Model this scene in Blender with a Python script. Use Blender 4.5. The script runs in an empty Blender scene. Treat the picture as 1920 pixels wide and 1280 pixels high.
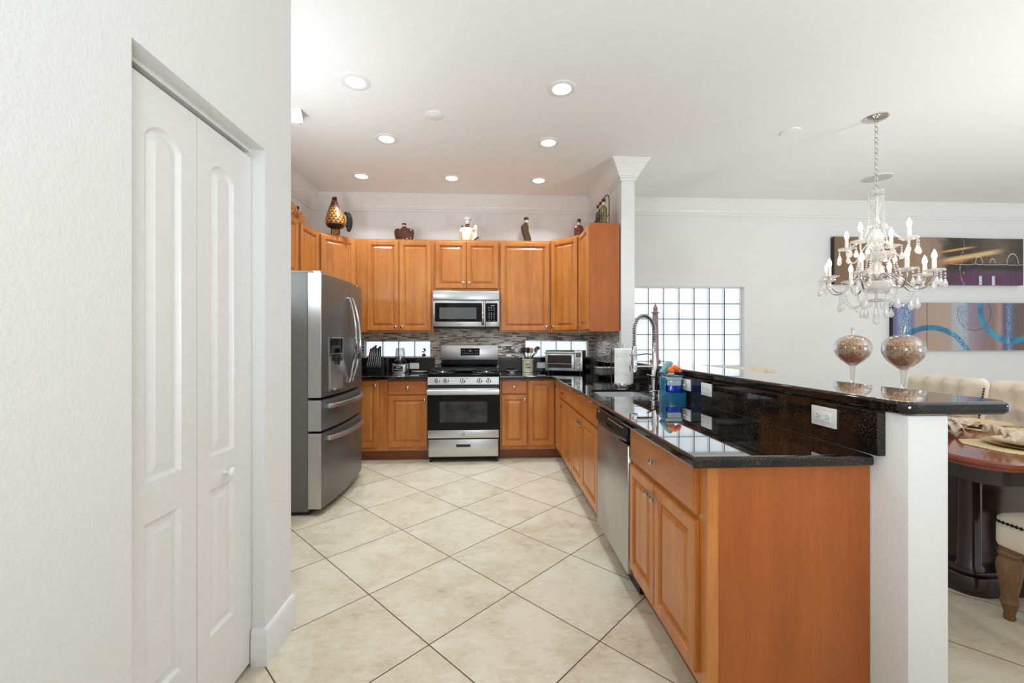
import bpy, bmesh, math, random
from mathutils import Vector, Matrix
R = math.radians
PI = math.pi
random.seed(7)
sc = bpy.context.scene
col = sc.collection

# ---------------------------------------------------------------- camera, world, light, exposure
cam_data = bpy.data.cameras.new('camera')
cam_data.sensor_width = 36.0
cam_data.lens = 786.0 / 1920.0 * 36.0
cam_data.shift_y = -1.0 / 1920.0
cam_data.clip_start = 0.05
cam = bpy.data.objects.new('camera', cam_data)
cam.location = (0, 0, 1.285)
cam.rotation_euler = (R(90), 0, R(-2.8))
col.objects.link(cam)
sc.camera = cam

world = bpy.data.worlds.new('daylight')
sc.world = world
world.use_nodes = True
wb = world.node_tree.nodes['Background']
wb.inputs[0].default_value = (0.90, 0.95, 1.0, 1)
wb.inputs[1].default_value = 0.80

sc.view_settings.view_transform = 'Standard'
sc.view_settings.look = 'None'
sc.view_settings.gamma = 1.0
sc.view_settings.use_curve_mapping = False
sc.view_settings.exposure = 0.15
def added_uplight(x, y, z, size, energy, tilt=0.0, turn=0.0):
    """an added fill light turned to the ceiling, out of view; the room has no such lamp"""
    l = bpy.data.lights.new('added_fill_light', 'AREA'); l.shape = 'DISK'; l.size = size; l.energy = energy; l.color = (0.87, 0.95, 1.0)
    o = bpy.data.objects.new('added_fill_light', l); o.location = (x, y, z); o.rotation_euler = (R(180 - tilt), 0, R(turn)); col.objects.link(o)
added_uplight(4.8, 0.2, 1.0, 0.8, 125, 14)  # unseen fill lights, added to brighten the ceiling and walls
added_uplight(-1.62, 2.45, 1.83, 0.5, 13, 34, -40)  # added fill, hidden in the niche beside the pantry
added_uplight(0.4, -1.0, 1.0, 0.8, 53, 18)
CAN_POWER = 6.4
CAN_GLOW = 6.0
BULB_GLOW = 45.0

# ---------------------------------------------------------------- helpers: materials
def lin(c):
    def f(v):
        v /= 255.0
        return v / 12.92 if v <= 0.04045 else ((v + 0.055) / 1.055) ** 2.4
    return (f(c[0]), f(c[1]), f(c[2]), 1.0)

class G:
    def __init__(s, name):
        s.m = bpy.data.materials.new(name)
        s.m.use_nodes = True
        s.t = s.m.node_tree
        s.b = s.t.nodes['Principled BSDF']
        s.out = s.t.nodes['Material Output']
    def n(s, typ, **kw):
        x = s.t.nodes.new(typ)
        for k, v in kw.items():
            setattr(x, k, v)
        return x
    def put(s, sock, v):
        if v is None:
            return
        if isinstance(v, bpy.types.NodeSocket):
            s.t.links.new(v, sock)
        else:
            sock.default_value = v
    def math(s, op, a, b=None, c=None):
        x = s.n('ShaderNodeMath', operation=op)
        s.put(x.inputs[0], a)
        s.put(x.inputs[1], b)
        s.put(x.inputs[2], c)
        return x.outputs[0]
    def coord(s, w='Object'):
        return s.n('ShaderNodeTexCoord').outputs[w]
    def pos(s):
        return s.n('ShaderNodeNewGeometry').outputs['Position']
    def rand(s):
        return s.n('ShaderNodeObjectInfo').outputs['Random']
    def xyz(s, v):
        x = s.n('ShaderNodeSeparateXYZ')
        s.put(x.inputs[0], v)
        return x.outputs
    def comb(s, x, y, z):
        k = s.n('ShaderNodeCombineXYZ')
        s.put(k.inputs[0], x); s.put(k.inputs[1], y); s.put(k.inputs[2], z)
        return k.outputs[0]
    def map(s, v, scale=(1, 1, 1), loc=(0, 0, 0), rot=(0, 0, 0)):
        x = s.n('ShaderNodeMapping')
        s.put(x.inputs[0], v)
        s.put(x.inputs[1], loc); s.put(x.inputs[2], rot); s.put(x.inputs[3], scale)
        return x.outputs[0]
    def vadd(s, a, b):
        x = s.n('ShaderNodeVectorMath', operation='ADD')
        s.put(x.inputs[0], a); s.put(x.inputs[1], b)
        return x.outputs[0]
    def noise(s, v, scale, detail=4.0, rough=0.55, dist=0.0, color=False):
        x = s.n('ShaderNodeTexNoise')
        s.put(x.inputs['Vector'], v)
        x.inputs['Scale'].default_value = scale
        x.inputs['Detail'].default_value = detail
        x.inputs['Roughness'].default_value = rough
        x.inputs['Distortion'].default_value = dist
        return x.outputs['Color' if color else 'Fac']
    def voro(s, v, scale, feature='F1', out='Distance'):
        x = s.n('ShaderNodeTexVoronoi', feature=feature)
        s.put(x.inputs['Vector'], v)
        x.inputs['Scale'].default_value = scale
        return x.outputs[out]
    def white(s, v):
        x = s.n('ShaderNodeTexWhiteNoise', noise_dimensions='3D')
        s.put(x.inputs[0], v)
        return x.outputs
    def ramp(s, f, stops, interp='LINEAR'):
        x = s.n('ShaderNodeValToRGB')
        s.put(x.inputs[0], f)
        e = x.color_ramp.elements
        x.color_ramp.interpolation = interp
        while len(e) < len(stops):
            e.new(0.5)
        for i, (p, c) in enumerate(stops):
            e[i].position = p
            e[i].color = c if len(c) == 4 else lin(c)
        return x.outputs[0]
    def mix(s, f, a, b, mode='MIX'):
        x = s.n('ShaderNodeMix', data_type='RGBA', blend_type=mode)
        s.put(x.inputs[0], f)
        s.put(x.inputs[6], a if isinstance(a, bpy.types.NodeSocket) or len(a) == 4 else lin(a))
        s.put(x.inputs[7], b if isinstance(b, bpy.types.NodeSocket) or len(b) == 4 else lin(b))
        return x.outputs[2]
    def bump(s, h, strength=0.3, dist=0.01):
        x = s.n('ShaderNodeBump')
        x.inputs['Strength'].default_value = strength
        x.inputs['Distance'].default_value = dist
        s.put(x.inputs['Height'], h)
        s.t.links.new(x.outputs[0], s.b.inputs['Normal'])
        return x.outputs[0]
    def set(s, **kw):
        names = {'color': 'Base Color', 'rough': 'Roughness', 'metal': 'Metallic', 'spec': 'Specular IOR Level', 'ior': 'IOR',
                 'coat': 'Coat Weight', 'coat_rough': 'Coat Roughness', 'coat_ior': 'Coat IOR', 'trans': 'Transmission Weight',
                 'emit': 'Emission Color', 'emit_s': 'Emission Strength', 'sheen': 'Sheen Weight', 'aniso': 'Anisotropic'}
        for k, v in kw.items():
            if isinstance(v, tuple) and len(v) == 3:
                v = lin(v)
            s.put(s.b.inputs[names[k]], v)
        return s

def plain(name, c, rough=0.5, metal=0.0, var=0.06, scale=30.0, **kw):
    """A single-colour material with a little procedural mottling."""
    g = G(name)
    f = g.noise(g.coord(), scale, 3)
    a = tuple(max(0, v * (1 - var)) for v in c)
    b = tuple(min(255, v * (1 + var)) for v in c)
    g.set(color=g.ramp(f, [(0.3, a), (0.7, b)]), rough=rough, metal=metal, **kw)
    return g.m

def m_wall(name, c, bump=0.35, scale=70.0):
    g = G(name)
    p = g.pos()
    n1 = g.noise(p, scale, 3, 0.6)
    n2 = g.noise(p, scale * 0.35, 2, 0.5)
    h = g.ramp(g.math('ADD', g.math('MULTIPLY', n1, 0.6), g.math('MULTIPLY', n2, 0.4)), [(0.42, (0, 0, 0, 1)), (0.58, (1, 1, 1, 1))])
    g.set(color=c, rough=0.7, spec=0.3)
    g.bump(h, bump, 0.004)
    return g.m

def m_wood(name, light, dark, along='z', rough=0.33, coat=0.25):
    g = G(name)
    r = g.rand()
    v = g.vadd(g.coord(), g.comb(g.math('MULTIPLY', r, 17.0), g.math('MULTIPLY', r, 9.0), g.math('MULTIPLY', r, 31.0)))
    s = {'z': (1, 1, 0.09), 'x': (0.09, 1, 1), 'y': (1, 0.09, 1)}[along]
    v1 = g.map(v, s)
    n1 = g.noise(v1, 14, 5, 0.6, 0.6)
    n2 = g.noise(v1, 130, 3, 0.6)
    n3 = g.noise(v, 2.2, 3, 0.5)
    f = g.math('ADD', g.math('ADD', g.math('MULTIPLY', n1, 0.5), g.math('MULTIPLY', n2, 0.25)), g.math('MULTIPLY', n3, 0.3))
    g.set(color=g.ramp(f, [(0.38, dark), (0.66, light)]), rough=rough, coat=coat, coat_rough=0.15, spec=0.4)
    return g.m

def m_steel(name, v=150, rough=0.27, along='x', tint=(1, 1, 1)):
    g = G(name)
    s = {'x': (0.02, 1, 1), 'z': (1, 1, 0.02), 'y': (1, 0.02, 1)}[along]
    n = g.noise(g.map(g.coord(), s), 260, 3, 0.6)
    c0 = tuple(v * 0.95 * t for t in tint); c1 = tuple(min(255, v * 1.05 * t) for t in tint)
    g.set(color=g.ramp(n, [(0.3, c0), (0.7, c1)]), metal=1.0,
          rough=g.math('ADD', g.math('MULTIPLY', n, 0.1), rough - 0.05))
    return g.m

def m_thin_glass(name, tint=(0.96, 0.97, 0.98, 1), boost=1.0, base=0.06):
    """Clear glass that passes light straight through and reflects by its angle."""
    g = G(name)
    t = g.n('ShaderNodeBsdfTransparent'); t.inputs[0].default_value = tint
    gl = g.n('ShaderNodeBsdfGlossy'); gl.inputs['Roughness'].default_value = 0.02
    n = g.noise(g.coord(), 40, 2)
    lw = g.n('ShaderNodeLayerWeight'); lw.inputs[0].default_value = 0.35
    f = g.math('MINIMUM', g.math('ADD', g.math('MULTIPLY', lw.outputs['Facing'], boost), g.math('MULTIPLY', n, base * 2)), 0.95)
    mx = g.n('ShaderNodeMixShader')
    g.put(mx.inputs[0], f)
    g.t.links.new(t.outputs[0], mx.inputs[1]); g.t.links.new(gl.outputs[0], mx.inputs[2])
    g.t.links.new(mx.outputs[0], g.out.inputs[0])
    return g.m

def m_emit(name, c, strength):
    g = G(name)
    n = g.noise(g.coord(), 20, 2)
    g.set(color=(240, 240, 240), emit=g.mix(n, c, tuple(min(255, v * 1.02) for v in c)), emit_s=strength)
    return g.m

M = {}
M['wall'] = m_wall('white_orange_peel_paint', (229, 228, 227), 0.25, 95)
M['wall_rough'] = m_wall('white_knockdown_paint', (230, 229, 227), 0.2, 100)
M['ceiling'] = m_wall('ceiling_paint', (240, 240, 239), 0.18, 110)
M['trim'] = plain('white_trim_paint', (232, 231, 229), 0.35, var=0.01)
M['door'] = plain('white_door_paint', (230, 229, 226), 0.32, var=0.01)
M['wood'] = m_wood('honey_maple', (206, 134, 66), (172, 96, 38))
M['wood_h'] = m_wood('honey_maple_across', (200, 124, 60), (164, 88, 36), 'x')
M['wood_side'] = m_wood('honey_maple_panel', (178, 96, 38), (152, 78, 28))
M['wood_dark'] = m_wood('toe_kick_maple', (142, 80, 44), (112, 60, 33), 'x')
M['steel'] = m_steel('brushed_steel', 200, 0.34)
M['steel_v'] = m_steel('brushed_steel_upright', 190, 0.32, 'z')
M['fridge'] = m_steel('smoky_steel', 112, 0.36, 'y')
M['fridge'].node_tree.nodes['Principled BSDF'].inputs['Metallic'].default_value = 0.7
M['fridge_side'] = plain('fridge_grey_paint', (108, 107, 104), 0.5, 0.2, var=0.02)
M['fridge_edge'] = m_steel('pale_steel_edge', 200, 0.34, 'z')
M['chrome'] = m_steel('polished_chrome', 205, 0.09)
M['nickel'] = m_steel('satin_nickel', 190, 0.2, tint=(1, 0.97, 0.93))
M['black'] = plain('black_plastic', (16, 16, 17), 0.35)
M['black_gloss'] = plain('black_glass', (8, 8, 9), 0.05, spec=0.22)
M['iron'] = plain('cast_iron', (34, 34, 35), 0.5)
M['oven_glass'] = plain('oven_window_glass', (52, 52, 50), 0.10, var=0.4, scale=8, spec=0.22)
M['mw_glass'] = plain('microwave_window_mesh', (86, 86, 84), 0.12, var=0.05)
M['white'] = plain('white_plastic', (232, 231, 228), 0.35, var=0.01)
M['mark'] = plain('white_print', (220, 220, 220), 0.5, var=0.01)
M['grey_print'] = plain('grey_print', (70, 70, 72), 0.5)
M['pantry_shade'] = plain('painted_pantry_shade', (20, 18, 16), 0.7)  # near-black colour standing in for the shade inside the pantry
M['porcelain'] = plain('white_porcelain', (238, 238, 235), 0.15, var=0.01)
M['can_glow'] = m_emit('recessed_lamp_glow', (255, 250, 240), CAN_GLOW)
M['bulb'] = m_emit('candle_bulb_glow', (255, 236, 205), BULB_GLOW)
M['glass'] = m_thin_glass('clear_glass')
M['crystal'] = None
def m_crystal():
    g = G('cut_crystal')
    tp = g.n('ShaderNodeBsdfTransparent'); tp.inputs[0].default_value = (1, 1, 1, 1)
    tl = g.n('ShaderNodeBsdfTranslucent'); tl.inputs[0].default_value = (0.95, 0.95, 0.96, 1)
    df = g.n('ShaderNodeBsdfDiffuse'); df.inputs[0].default_value = (0.95, 0.95, 0.95, 1)
    gl = g.n('ShaderNodeBsdfGlossy'); gl.inputs['Roughness'].default_value = 0.03
    n = g.noise(g.coord(), 60, 2)
    lw = g.n('ShaderNodeLayerWeight'); lw.inputs[0].default_value = 0.4
    def mx(f, a, b):
        x = g.n('ShaderNodeMixShader'); g.put(x.inputs[0], f)
        g.t.links.new(a.outputs[0], x.inputs[1]); g.t.links.new(b.outputs[0], x.inputs[2]); return x
    body = mx(0.5, tl, df)
    clear = mx(g.math('ADD', 0.22, g.math('MULTIPLY', n, 0.35)), tp, body)
    o = mx(g.math('ADD', 0.10, g.math('MULTIPLY', lw.outputs['Facing'], 0.7)), clear, gl)
    g.t.links.new(o.outputs[0], g.out.inputs[0])
    return g.m
M['crystal'] = m_crystal()
M['candle'] = plain('ivory_candle_sleeve', (238, 234, 224), 0.5, var=0.01)
M['cream'] = plain('cream_linen', (226, 212, 190), 0.85, var=0.04, scale=180, sheen=0.3)
M['nail'] = plain('dark_nailhead', (40, 36, 34), 0.35, 0.7)
M['oak_leg'] = m_wood('weathered_oak', (140, 104, 72), (92, 64, 42), 'z', 0.5, 0.0)
M['mahogany'] = m_wood('red_mahogany', (152, 66, 38), (108, 40, 24), 'y', 0.12, 0.8)
M['espresso'] = m_wood('espresso_wood', (48, 30, 30), (24, 15, 17), 'z', 0.2, 0.6)
M['gold'] = plain('gold_charger', (206, 172, 112), 0.35, 0.6)
M['straw'] = plain('straw_mat', (204, 176, 132), 0.8, var=0.3, scale=220)
M['linen'] = plain('taupe_napkin', (206, 188, 166), 0.85, var=0.1, scale=60)
M['outlet_slot'] = plain('outlet_slot_grey', (60, 58, 56), 0.5)

def m_granite():
    g = G('black_speckled_granite')
    p = g.pos()
    big = g.noise(p, 9, 4, 0.6)
    v1 = g.voro(p, 560, 'F1', 'Color')
    v2 = g.voro(p, 300, 'F1', 'Color')
    r1 = g.xyz(v1)[0]; r2 = g.xyz(v2)[1]
    sel = g.math('GREATER_THAN', g.math('ADD', r1, g.math('MULTIPLY', g.math('SUBTRACT', big, 0.5), 1.2)), 0.90)
    sel2 = g.math('GREATER_THAN', g.math('ADD', r2, g.math('MULTIPLY', g.math('SUBTRACT', big, 0.5), 0.7)), 0.80)
    tone = g.ramp(g.xyz(v1)[1], [(0.0, (48, 35, 26)), (0.4, (88, 62, 42)), (0.75, (58, 60, 66)), (1.0, (140, 110, 76))])
    c = g.mix(sel, (11, 11, 12), tone)
    c = g.mix(g.math('MULTIPLY', sel2, 0.7), c, (32, 25, 20))
    lw = g.n('ShaderNodeLayerWeight'); lw.inputs[0].default_value = 0.5
    mr = g.n('ShaderNodeMapRange', interpolation_type='SMOOTHSTEP'); g.put(mr.inputs[0], lw.outputs['Facing'])
    mr.inputs[1].default_value = 0.60; mr.inputs[2].default_value = 0.80
    g.set(color=c, rough=0.04, ior=1.5, coat=mr.outputs[0], coat_rough=0.0, coat_ior=2.3)      # coat added by view angle to strengthen reflections seen at a low angle
    return g.m
M['granite'] = m_granite()

def m_tile_floor():
    g = G('cream_stone_tile')
    p = g.pos()
    th = R(43.27) + R(2.8)               # direction of one joint family, from the room's depth axis
    size = 0.514
    vx, vy = math.sin(th), math.cos(th)
    ux, uy = math.cos(th), -math.sin(th)
    # one joint crossing stands here
    c, s = math.cos(R(2.8)), math.sin(R(2.8))
    X0, Z0 = 0.0022 * size, 4.1789 * size
    px, py = X0 * c + Z0 * s, -X0 * s + Z0 * c
    q = g.xyz(p)
    dx = g.math('SUBTRACT', q[0], px); dy = g.math('SUBTRACT', q[1], py)
    u = g.math('DIVIDE', g.math('ADD', g.math('MULTIPLY', dx, ux), g.math('MULTIPLY', dy, uy)), size)
    v = g.math('DIVIDE', g.math('ADD', g.math('MULTIPLY', dx, vx), g.math('MULTIPLY', dy, vy)), size)
    fu = g.math('FRACT', g.math('ADD', u, 100.0)); fv = g.math('FRACT', g.math('ADD', v, 100.0))
    eu = g.math('MINIMUM', fu, g.math('SUBTRACT', 1.0, fu)); ev = g.math('MINIMUM', fv, g.math('SUBTRACT', 1.0, fv))
    e = g.math('MULTIPLY', g.math('MINIMUM', eu, ev), size)
    grout = g.math('LESS_THAN', e, 0.0026)
    cell = g.comb(g.math('FLOOR', g.math('ADD', u, 100.0)), g.math('FLOOR', g.math('ADD', v, 100.0)), 0.0)
    w = g.white(cell)
    off = g.n('ShaderNodeVectorMath', operation='SCALE'); g.put(off.inputs[0], w[1]); off.inputs['Scale'].default_value = 40.0
    pp = g.vadd(p, off.outputs[0])
    n1 = g.noise(pp, 4.5, 6, 0.62, 0.5)
    n2 = g.noise(g.map(pp, (1, 2.4, 1), rot=(0, 0, 0.7)), 16, 7, 0.72, 0.8)
    n3 = g.noise(pp, 90, 3, 0.7)
    f = g.math('ADD', g.math('ADD', g.math('MULTIPLY', n1, 0.45), g.math('MULTIPLY', n2, 0.4)), g.math('MULTIPLY', n3, 0.15))
    f = g.math('ADD', f, g.math('MULTIPLY', g.math('SUBTRACT', w[0], 0.5), 0.06))
    c1 = g.ramp(f, [(0.30, (158, 134, 104)), (0.42, (198, 181, 155)), (0.53, (213, 200, 178)), (0.68, (223, 213, 196))])
    cc = g.mix(grout, c1, (92, 74, 54))
    g.set(color=cc, rough=g.math('ADD', 0.3, g.math('MULTIPLY', grout, 0.5)), spec=0.35)
    h = g.math('MINIMUM', g.math('DIVIDE', e, 0.005), 1.0)
    g.bump(g.math('ADD', h, g.math('MULTIPLY', n2, 0.05)), 0.35, 0.003)
    return g.m
M['floor'] = m_tile_floor()

def m_mosaic(name='mosaic_strip_tile'):
    g = G(name)
    q = g.xyz(g.pos())
    x = g.math('ADD', q[0], q[1]); z = q[2]
    rh = 0.0155
    row = g.math('FLOOR', g.math('DIVIDE', z, rh))
    wr = g.white(g.comb(row, 3.0, 0.0))[0]
    cw = 0.074
    xs = g.math('ADD', g.math('DIVIDE', x, cw), g.math('MULTIPLY', wr, 7.0))
    xs = g.math('ADD', xs, g.math('MULTIPLY', g.math('SINE', g.math('ADD', g.math('MULTIPLY', xs, 2.1), g.math('MULTIPLY', row, 1.7))), 0.28))
    cell = g.math('FLOOR', xs)
    w = g.white(g.comb(cell, row, 0.0))
    fx = g.math('FRACT', xs); fz = g.math('FRACT', g.math('DIVIDE', z, rh))
    ex = g.math('MULTIPLY', g.math('MINIMUM', fx, g.math('SUBTRACT', 1.0, fx)), cw)
    ez = g.math('MULTIPLY', g.math('MINIMUM', fz, g.math('SUBTRACT', 1.0, fz)), rh)
    gr = g.math('LESS_THAN', g.math('MINIMUM', ex, ez), 0.0011)
    tone = g.ramp(w[0], [(0.0, (196, 184, 168)), (0.15, (214, 198, 176)), (0.30, (170, 148, 122)), (0.42, (228, 218, 202)),
                         (0.55, (190, 172, 150)), (0.68, (88, 60, 42)), (0.80, (66, 52, 44)), (0.91, (132, 102, 78))], 'CONSTANT')
    n = g.noise(g.pos(), 120, 3)
    tone = g.mix(g.math('MULTIPLY', n, 0.15), tone, (205, 198, 188))
    g.set(color=g.mix(gr, tone, (186, 180, 170)), rough=g.math('ADD', 0.12, g.math('MULTIPLY', w[0], 0.3)), spec=0.5)
    g.bump(g.math('SUBTRACT', 1.0, gr), 0.3, 0.002)
    return g.m
M['mosaic'] = m_mosaic()

def m_block():
    g = G('glass_block')
    p = g.pos()
    n = g.noise(p, 26, 3, 0.6, 1.5)
    tr = g.n('ShaderNodeBsdfTranslucent')
    g.put(tr.inputs[0], g.ramp(n, [(0.3, (226, 236, 244)), (0.7, (246, 250, 253))]))
    gl = g.n('ShaderNodeBsdfGlossy'); gl.inputs['Roughness'].default_value = 0.15
    tp = g.n('ShaderNodeBsdfTransparent'); tp.inputs[0].default_value = (0.9, 0.95, 1.0, 1)
    m1 = g.n('ShaderNodeMixShader'); m1.inputs[0].default_value = 0.35
    g.t.links.new(tr.outputs[0], m1.inputs[1]); g.t.links.new(tp.outputs[0], m1.inputs[2])
    m2 = g.n('ShaderNodeMixShader'); m2.inputs[0].default_value = 0.06
    g.t.links.new(m1.outputs[0], m2.inputs[1]); g.t.links.new(gl.outputs[0], m2.inputs[2])
    em = g.n('ShaderNodeEmission'); em.inputs[0].default_value = (0.88, 0.95, 1.0, 1); em.inputs[1].default_value = 0.46      # glow added to the glass, standing in for daylight outside
    ad = g.n('ShaderNodeAddShader')
    g.t.links.new(m2.outputs[0], ad.inputs[0]); g.t.links.new(em.outputs[0], ad.inputs[1])
    g.t.links.new(ad.outputs[0], g.out.inputs[0])
    return g.m
M['block'] = m_block()
M['mortar'] = plain('block_mortar_grey', (66, 68, 70), 0.9)

# ---------------------------------------------------------------- helpers: meshes and objects
class MB:
    def __init__(s):
        s.bm = bmesh.new()
    def box(s, x0, x1, y0, y1, z0, z1, bevel=0.0, seg=2, rot=None, at=None):
        r = bmesh.ops.create_cube(s.bm, size=1.0)
        vs = r['verts']
        m = Matrix.Translation(((x0 + x1) / 2, (y0 + y1) / 2, (z0 + z1) / 2)) @ Matrix.Diagonal((abs(x1 - x0), abs(y1 - y0), abs(z1 - z0), 1))
        bmesh.ops.transform(s.bm, matrix=m, verts=vs)
        if bevel > 0:
            es = list({e for v in vs for e in v.link_edges})
            b = bmesh.ops.bevel(s.bm, geom=es, offset=bevel, segments=seg, profile=0.5, affect='EDGES')
            vs = list({v for v in b['verts']} | {v for v in vs if v.is_valid})
        if rot is not None:
            piv = Vector(at or ((x0 + x1) / 2, (y0 + y1) / 2, (z0 + z1) / 2))
            bmesh.ops.transform(s.bm, matrix=Matrix.Translation(piv) @ rot.to_4x4() @ Matrix.Translation(-piv), verts=vs)
        return vs
    def lathe(s, prof, seg=32, c=(0, 0, 0), axis='z', sx=1.0, sy=1.0, flute=None):
        """prof: (radius, height) pairs; flute = (count, depth)"""
        rings = []
        vs = []
        for r, h in prof:
            if r < 1e-6:
                ring = [s.bm.verts.new((0, 0, h))]
            else:
                ring = []
                for k in range(seg):
                    a = 2 * PI * k / seg
                    rr = r
                    if flute:
                        rr = r * (1 + flute[1] * math.cos(flute[0] * a))
                    ring.append(s.bm.verts.new((rr * math.cos(a) * sx, rr * math.sin(a) * sy, h)))
            rings.append(ring); vs += ring
        for a, b in zip(rings, rings[1:]):
            if len(a) == 1 and len(b) == 1:
                continue
            for k in range(seg):
                k2 = (k + 1) % seg
                if len(a) == 1:
                    s.bm.faces.new((a[0], b[k], b[k2]))
                elif len(b) == 1:
                    s.bm.faces.new((a[k], a[k2], b[0]))
                else:
                    s.bm.faces.new((a[k], a[k2], b[k2], b[k]))
        if len(rings[0]) > 1:
            s.bm.faces.new(list(reversed(rings[0])))
        if len(rings[-1]) > 1:
            s.bm.faces.new(rings[-1])
        m = Matrix.Translation(c)
        if axis == 'y':
            m = m @ Matrix.Rotation(R(90), 4, 'X')      # height runs to -y
        elif axis == 'x':
            m = m @ Matrix.Rotation(R(90), 4, 'Y')      # height runs to +x
        elif isinstance(axis, Vector):
            m = m @ axis.to_track_quat('Z', 'Y').to_matrix().to_4x4()
        bmesh.ops.transform(s.bm, matrix=m, verts=vs)
        return vs
    def cyl(s, p0, p1, r0, r1=None, seg=16):
        p0, p1 = Vector(p0), Vector(p1)
        d = p1 - p0
        return s.lathe([(r0, 0), (r0 if r1 is None else r1, d.length)], seg, p0, d)
    def tube(s, pts, r, seg=8, closed=False):
        pts = [Vector(p) for p in pts]
        n = len(pts)
        rings = []
        up = None
        for i, p in enumerate(pts):
            if closed:
                d = pts[(i + 1) % n] - pts[i - 1]
            else:
                d = pts[min(i + 1, n - 1)] - pts[max(i - 1, 0)]
            d.normalize()
            if up is None:
                up = Vector((0, 0, 1)) if abs(d.z) < 0.9 else Vector((1, 0, 0))
            a = d.cross(up)
            if a.length < 1e-6:
                a = d.orthogonal()
            a.normalize()
            b = a.cross(d).normalized()
            up = b
            rr = r[i] if isinstance(r, (list, tuple)) else r
            rings.append([s.bm.verts.new(p + (a * math.cos(2 * PI * k / seg) + b * math.sin(2 * PI * k / seg)) * rr) for k in range(seg)])
        m = n if closed else n - 1
        for i in range(m):
            A, B = rings[i], rings[(i + 1) % n]
            for k in range(seg):
                k2 = (k + 1) % seg
                s.bm.faces.new((A[k], B[k], B[k2], A[k2]))
        if not closed:
            s.bm.faces.new(rings[0]); s.bm.faces.new(list(reversed(rings[-1])))
        return [v for r_ in rings for v in r_]
    def ball(s, c, r, sc_=(1, 1, 1), seg=12, rot=None):
        x = bmesh.ops.create_uvsphere(s.bm, u_segments=seg, v_segments=max(6, seg // 2 + 1), radius=r)
        m = Matrix.Translation(c)
        if rot is not None:
            m = m @ rot.to_4x4()
        bmesh.ops.transform(s.bm, matrix=m @ Matrix.Diagonal((*sc_, 1)), verts=x['verts'])
        return x['verts']
    def prism(s, poly, z0, z1, bevel=0.0, seg=2):
        lo = [s.bm.verts.new((x, y, z0)) for x, y in poly]
        hi = [s.bm.verts.new((x, y, z1)) for x, y in poly]
        n = len(poly)
        s.bm.faces.new(list(reversed(lo))); s.bm.faces.new(hi)
        for i in range(n):
            j = (i + 1) % n
            s.bm.faces.new((lo[i], lo[j], hi[j], hi[i]))
        if bevel > 0:
            vs = set(lo + hi)
            es = [e for e in s.bm.edges if e.verts[0] in vs and e.verts[1] in vs and abs(e.verts[0].co.z - e.verts[1].co.z) < 1e-6]
            bmesh.ops.bevel(s.bm, geom=es, offset=bevel, segments=seg, profile=0.5, affect='EDGES')
    def rings(s, loops, cap0=True, cap1=True):
        """bridge a list of equally long vertex loops (lists of points)"""
        L = [[s.bm.verts.new(p) for p in lp] for lp in loops]
        n = len(L[0])
        for a, b in zip(L, L[1:]):
            for k in range(n):
                k2 = (k + 1) % n
                s.bm.faces.new((a[k], a[k2], b[k2], b[k]))
        if cap0:
            s.bm.faces.new(list(reversed(L[0])))
        if cap1:
            s.bm.faces.new(L[-1])
        return L
    def sheet(s, f, nu, nv):
        """grid of points f(u,v), u,v in 0..1"""
        g = [[s.bm.verts.new(f(i / nu, j / nv)) for j in range(nv + 1)] for i in range(nu + 1)]
        for i in range(nu):
            for j in range(nv):
                s.bm.faces.new((g[i][j], g[i + 1][j], g[i + 1][j + 1], g[i][j + 1]))
        return g
    def move(s, m):
        bmesh.ops.transform(s.bm, matrix=m, verts=s.bm.verts)
        return s
    def build(s, name, m, parent=None, loc=(0, 0, 0), rot=(0, 0, 0), smooth=35, kind=None, solid=None, weighted=False):
        bmesh.ops.recalc_face_normals(s.bm, faces=s.bm.faces)
        me = bpy.data.meshes.new(name)
        s.bm.to_mesh(me); s.bm.free()
        me.materials.append(M[m] if isinstance(m, str) else m)
        o = bpy.data.objects.new(name, me)
        o.location = loc; o.rotation_euler = rot
        col.objects.link(o)
        if parent is not None:
            o.parent = parent
        if smooth:
            for p in me.polygons:
                p.use_smooth = True
            me.set_sharp_from_angle(angle=R(smooth))
        if solid:
            md = o.modifiers.new('thickness', 'SOLIDIFY'); md.thickness = solid; md.offset = 0
        if weighted:
            md = o.modifiers.new('face_normals', 'WEIGHTED_NORMAL'); md.keep_sharp = True; md.weight = 100
        if kind:
            o['kind'] = kind
        return o

def tag(o, label, cat, group=None, kind=None):
    o['label'] = label; o['category'] = cat
    if group: o['group'] = group
    if kind: o['kind'] = kind
    return o

def thing(name, label, cat, loc=(0, 0, 0), rz=0.0, group=None):
    o = bpy.data.objects.new(name, None)
    o.empty_display_size = 0.05
    o.location = loc; o.rotation_euler = (0, 0, rz)
    col.objects.link(o)
    return tag(o, label, cat, group)

def copy_tree(o, parent=None):
    c = o.copy(); col.objects.link(c)
    if parent is not None:
        c.parent = parent
    for ch in [x for x in bpy.data.objects if x.parent == o]:
        copy_tree(ch, c)
    return c

def text(name, s, size, m, parent=None, loc=(0, 0, 0), rot=(R(90), 0, 0), depth=0.0004, align='CENTER'):
    cu = bpy.data.curves.new(name, 'FONT')
    cu.body = s; cu.size = size; cu.extrude = depth; cu.align_x = align; cu.align_y = 'CENTER'
    tmp = bpy.data.objects.new(name + '_curve', cu)
    me = bpy.data.meshes.new_from_object(tmp)
    bpy.data.objects.remove(tmp); bpy.data.curves.remove(cu)
    me.materials.clear(); me.materials.append(M[m])
    o = bpy.data.objects.new(name, me)
    o.location = loc; o.rotation_euler = rot
    col.objects.link(o)
    if parent is not None:
        o.parent = parent
    return o

def arc(cx, cy, r, a0, a1, n):
    return [(cx + r * math.cos(R(a0 + (a1 - a0) * i / n)), cy + r * math.sin(R(a0 + (a1 - a0) * i / n))) for i in range(n + 1)]

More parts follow.
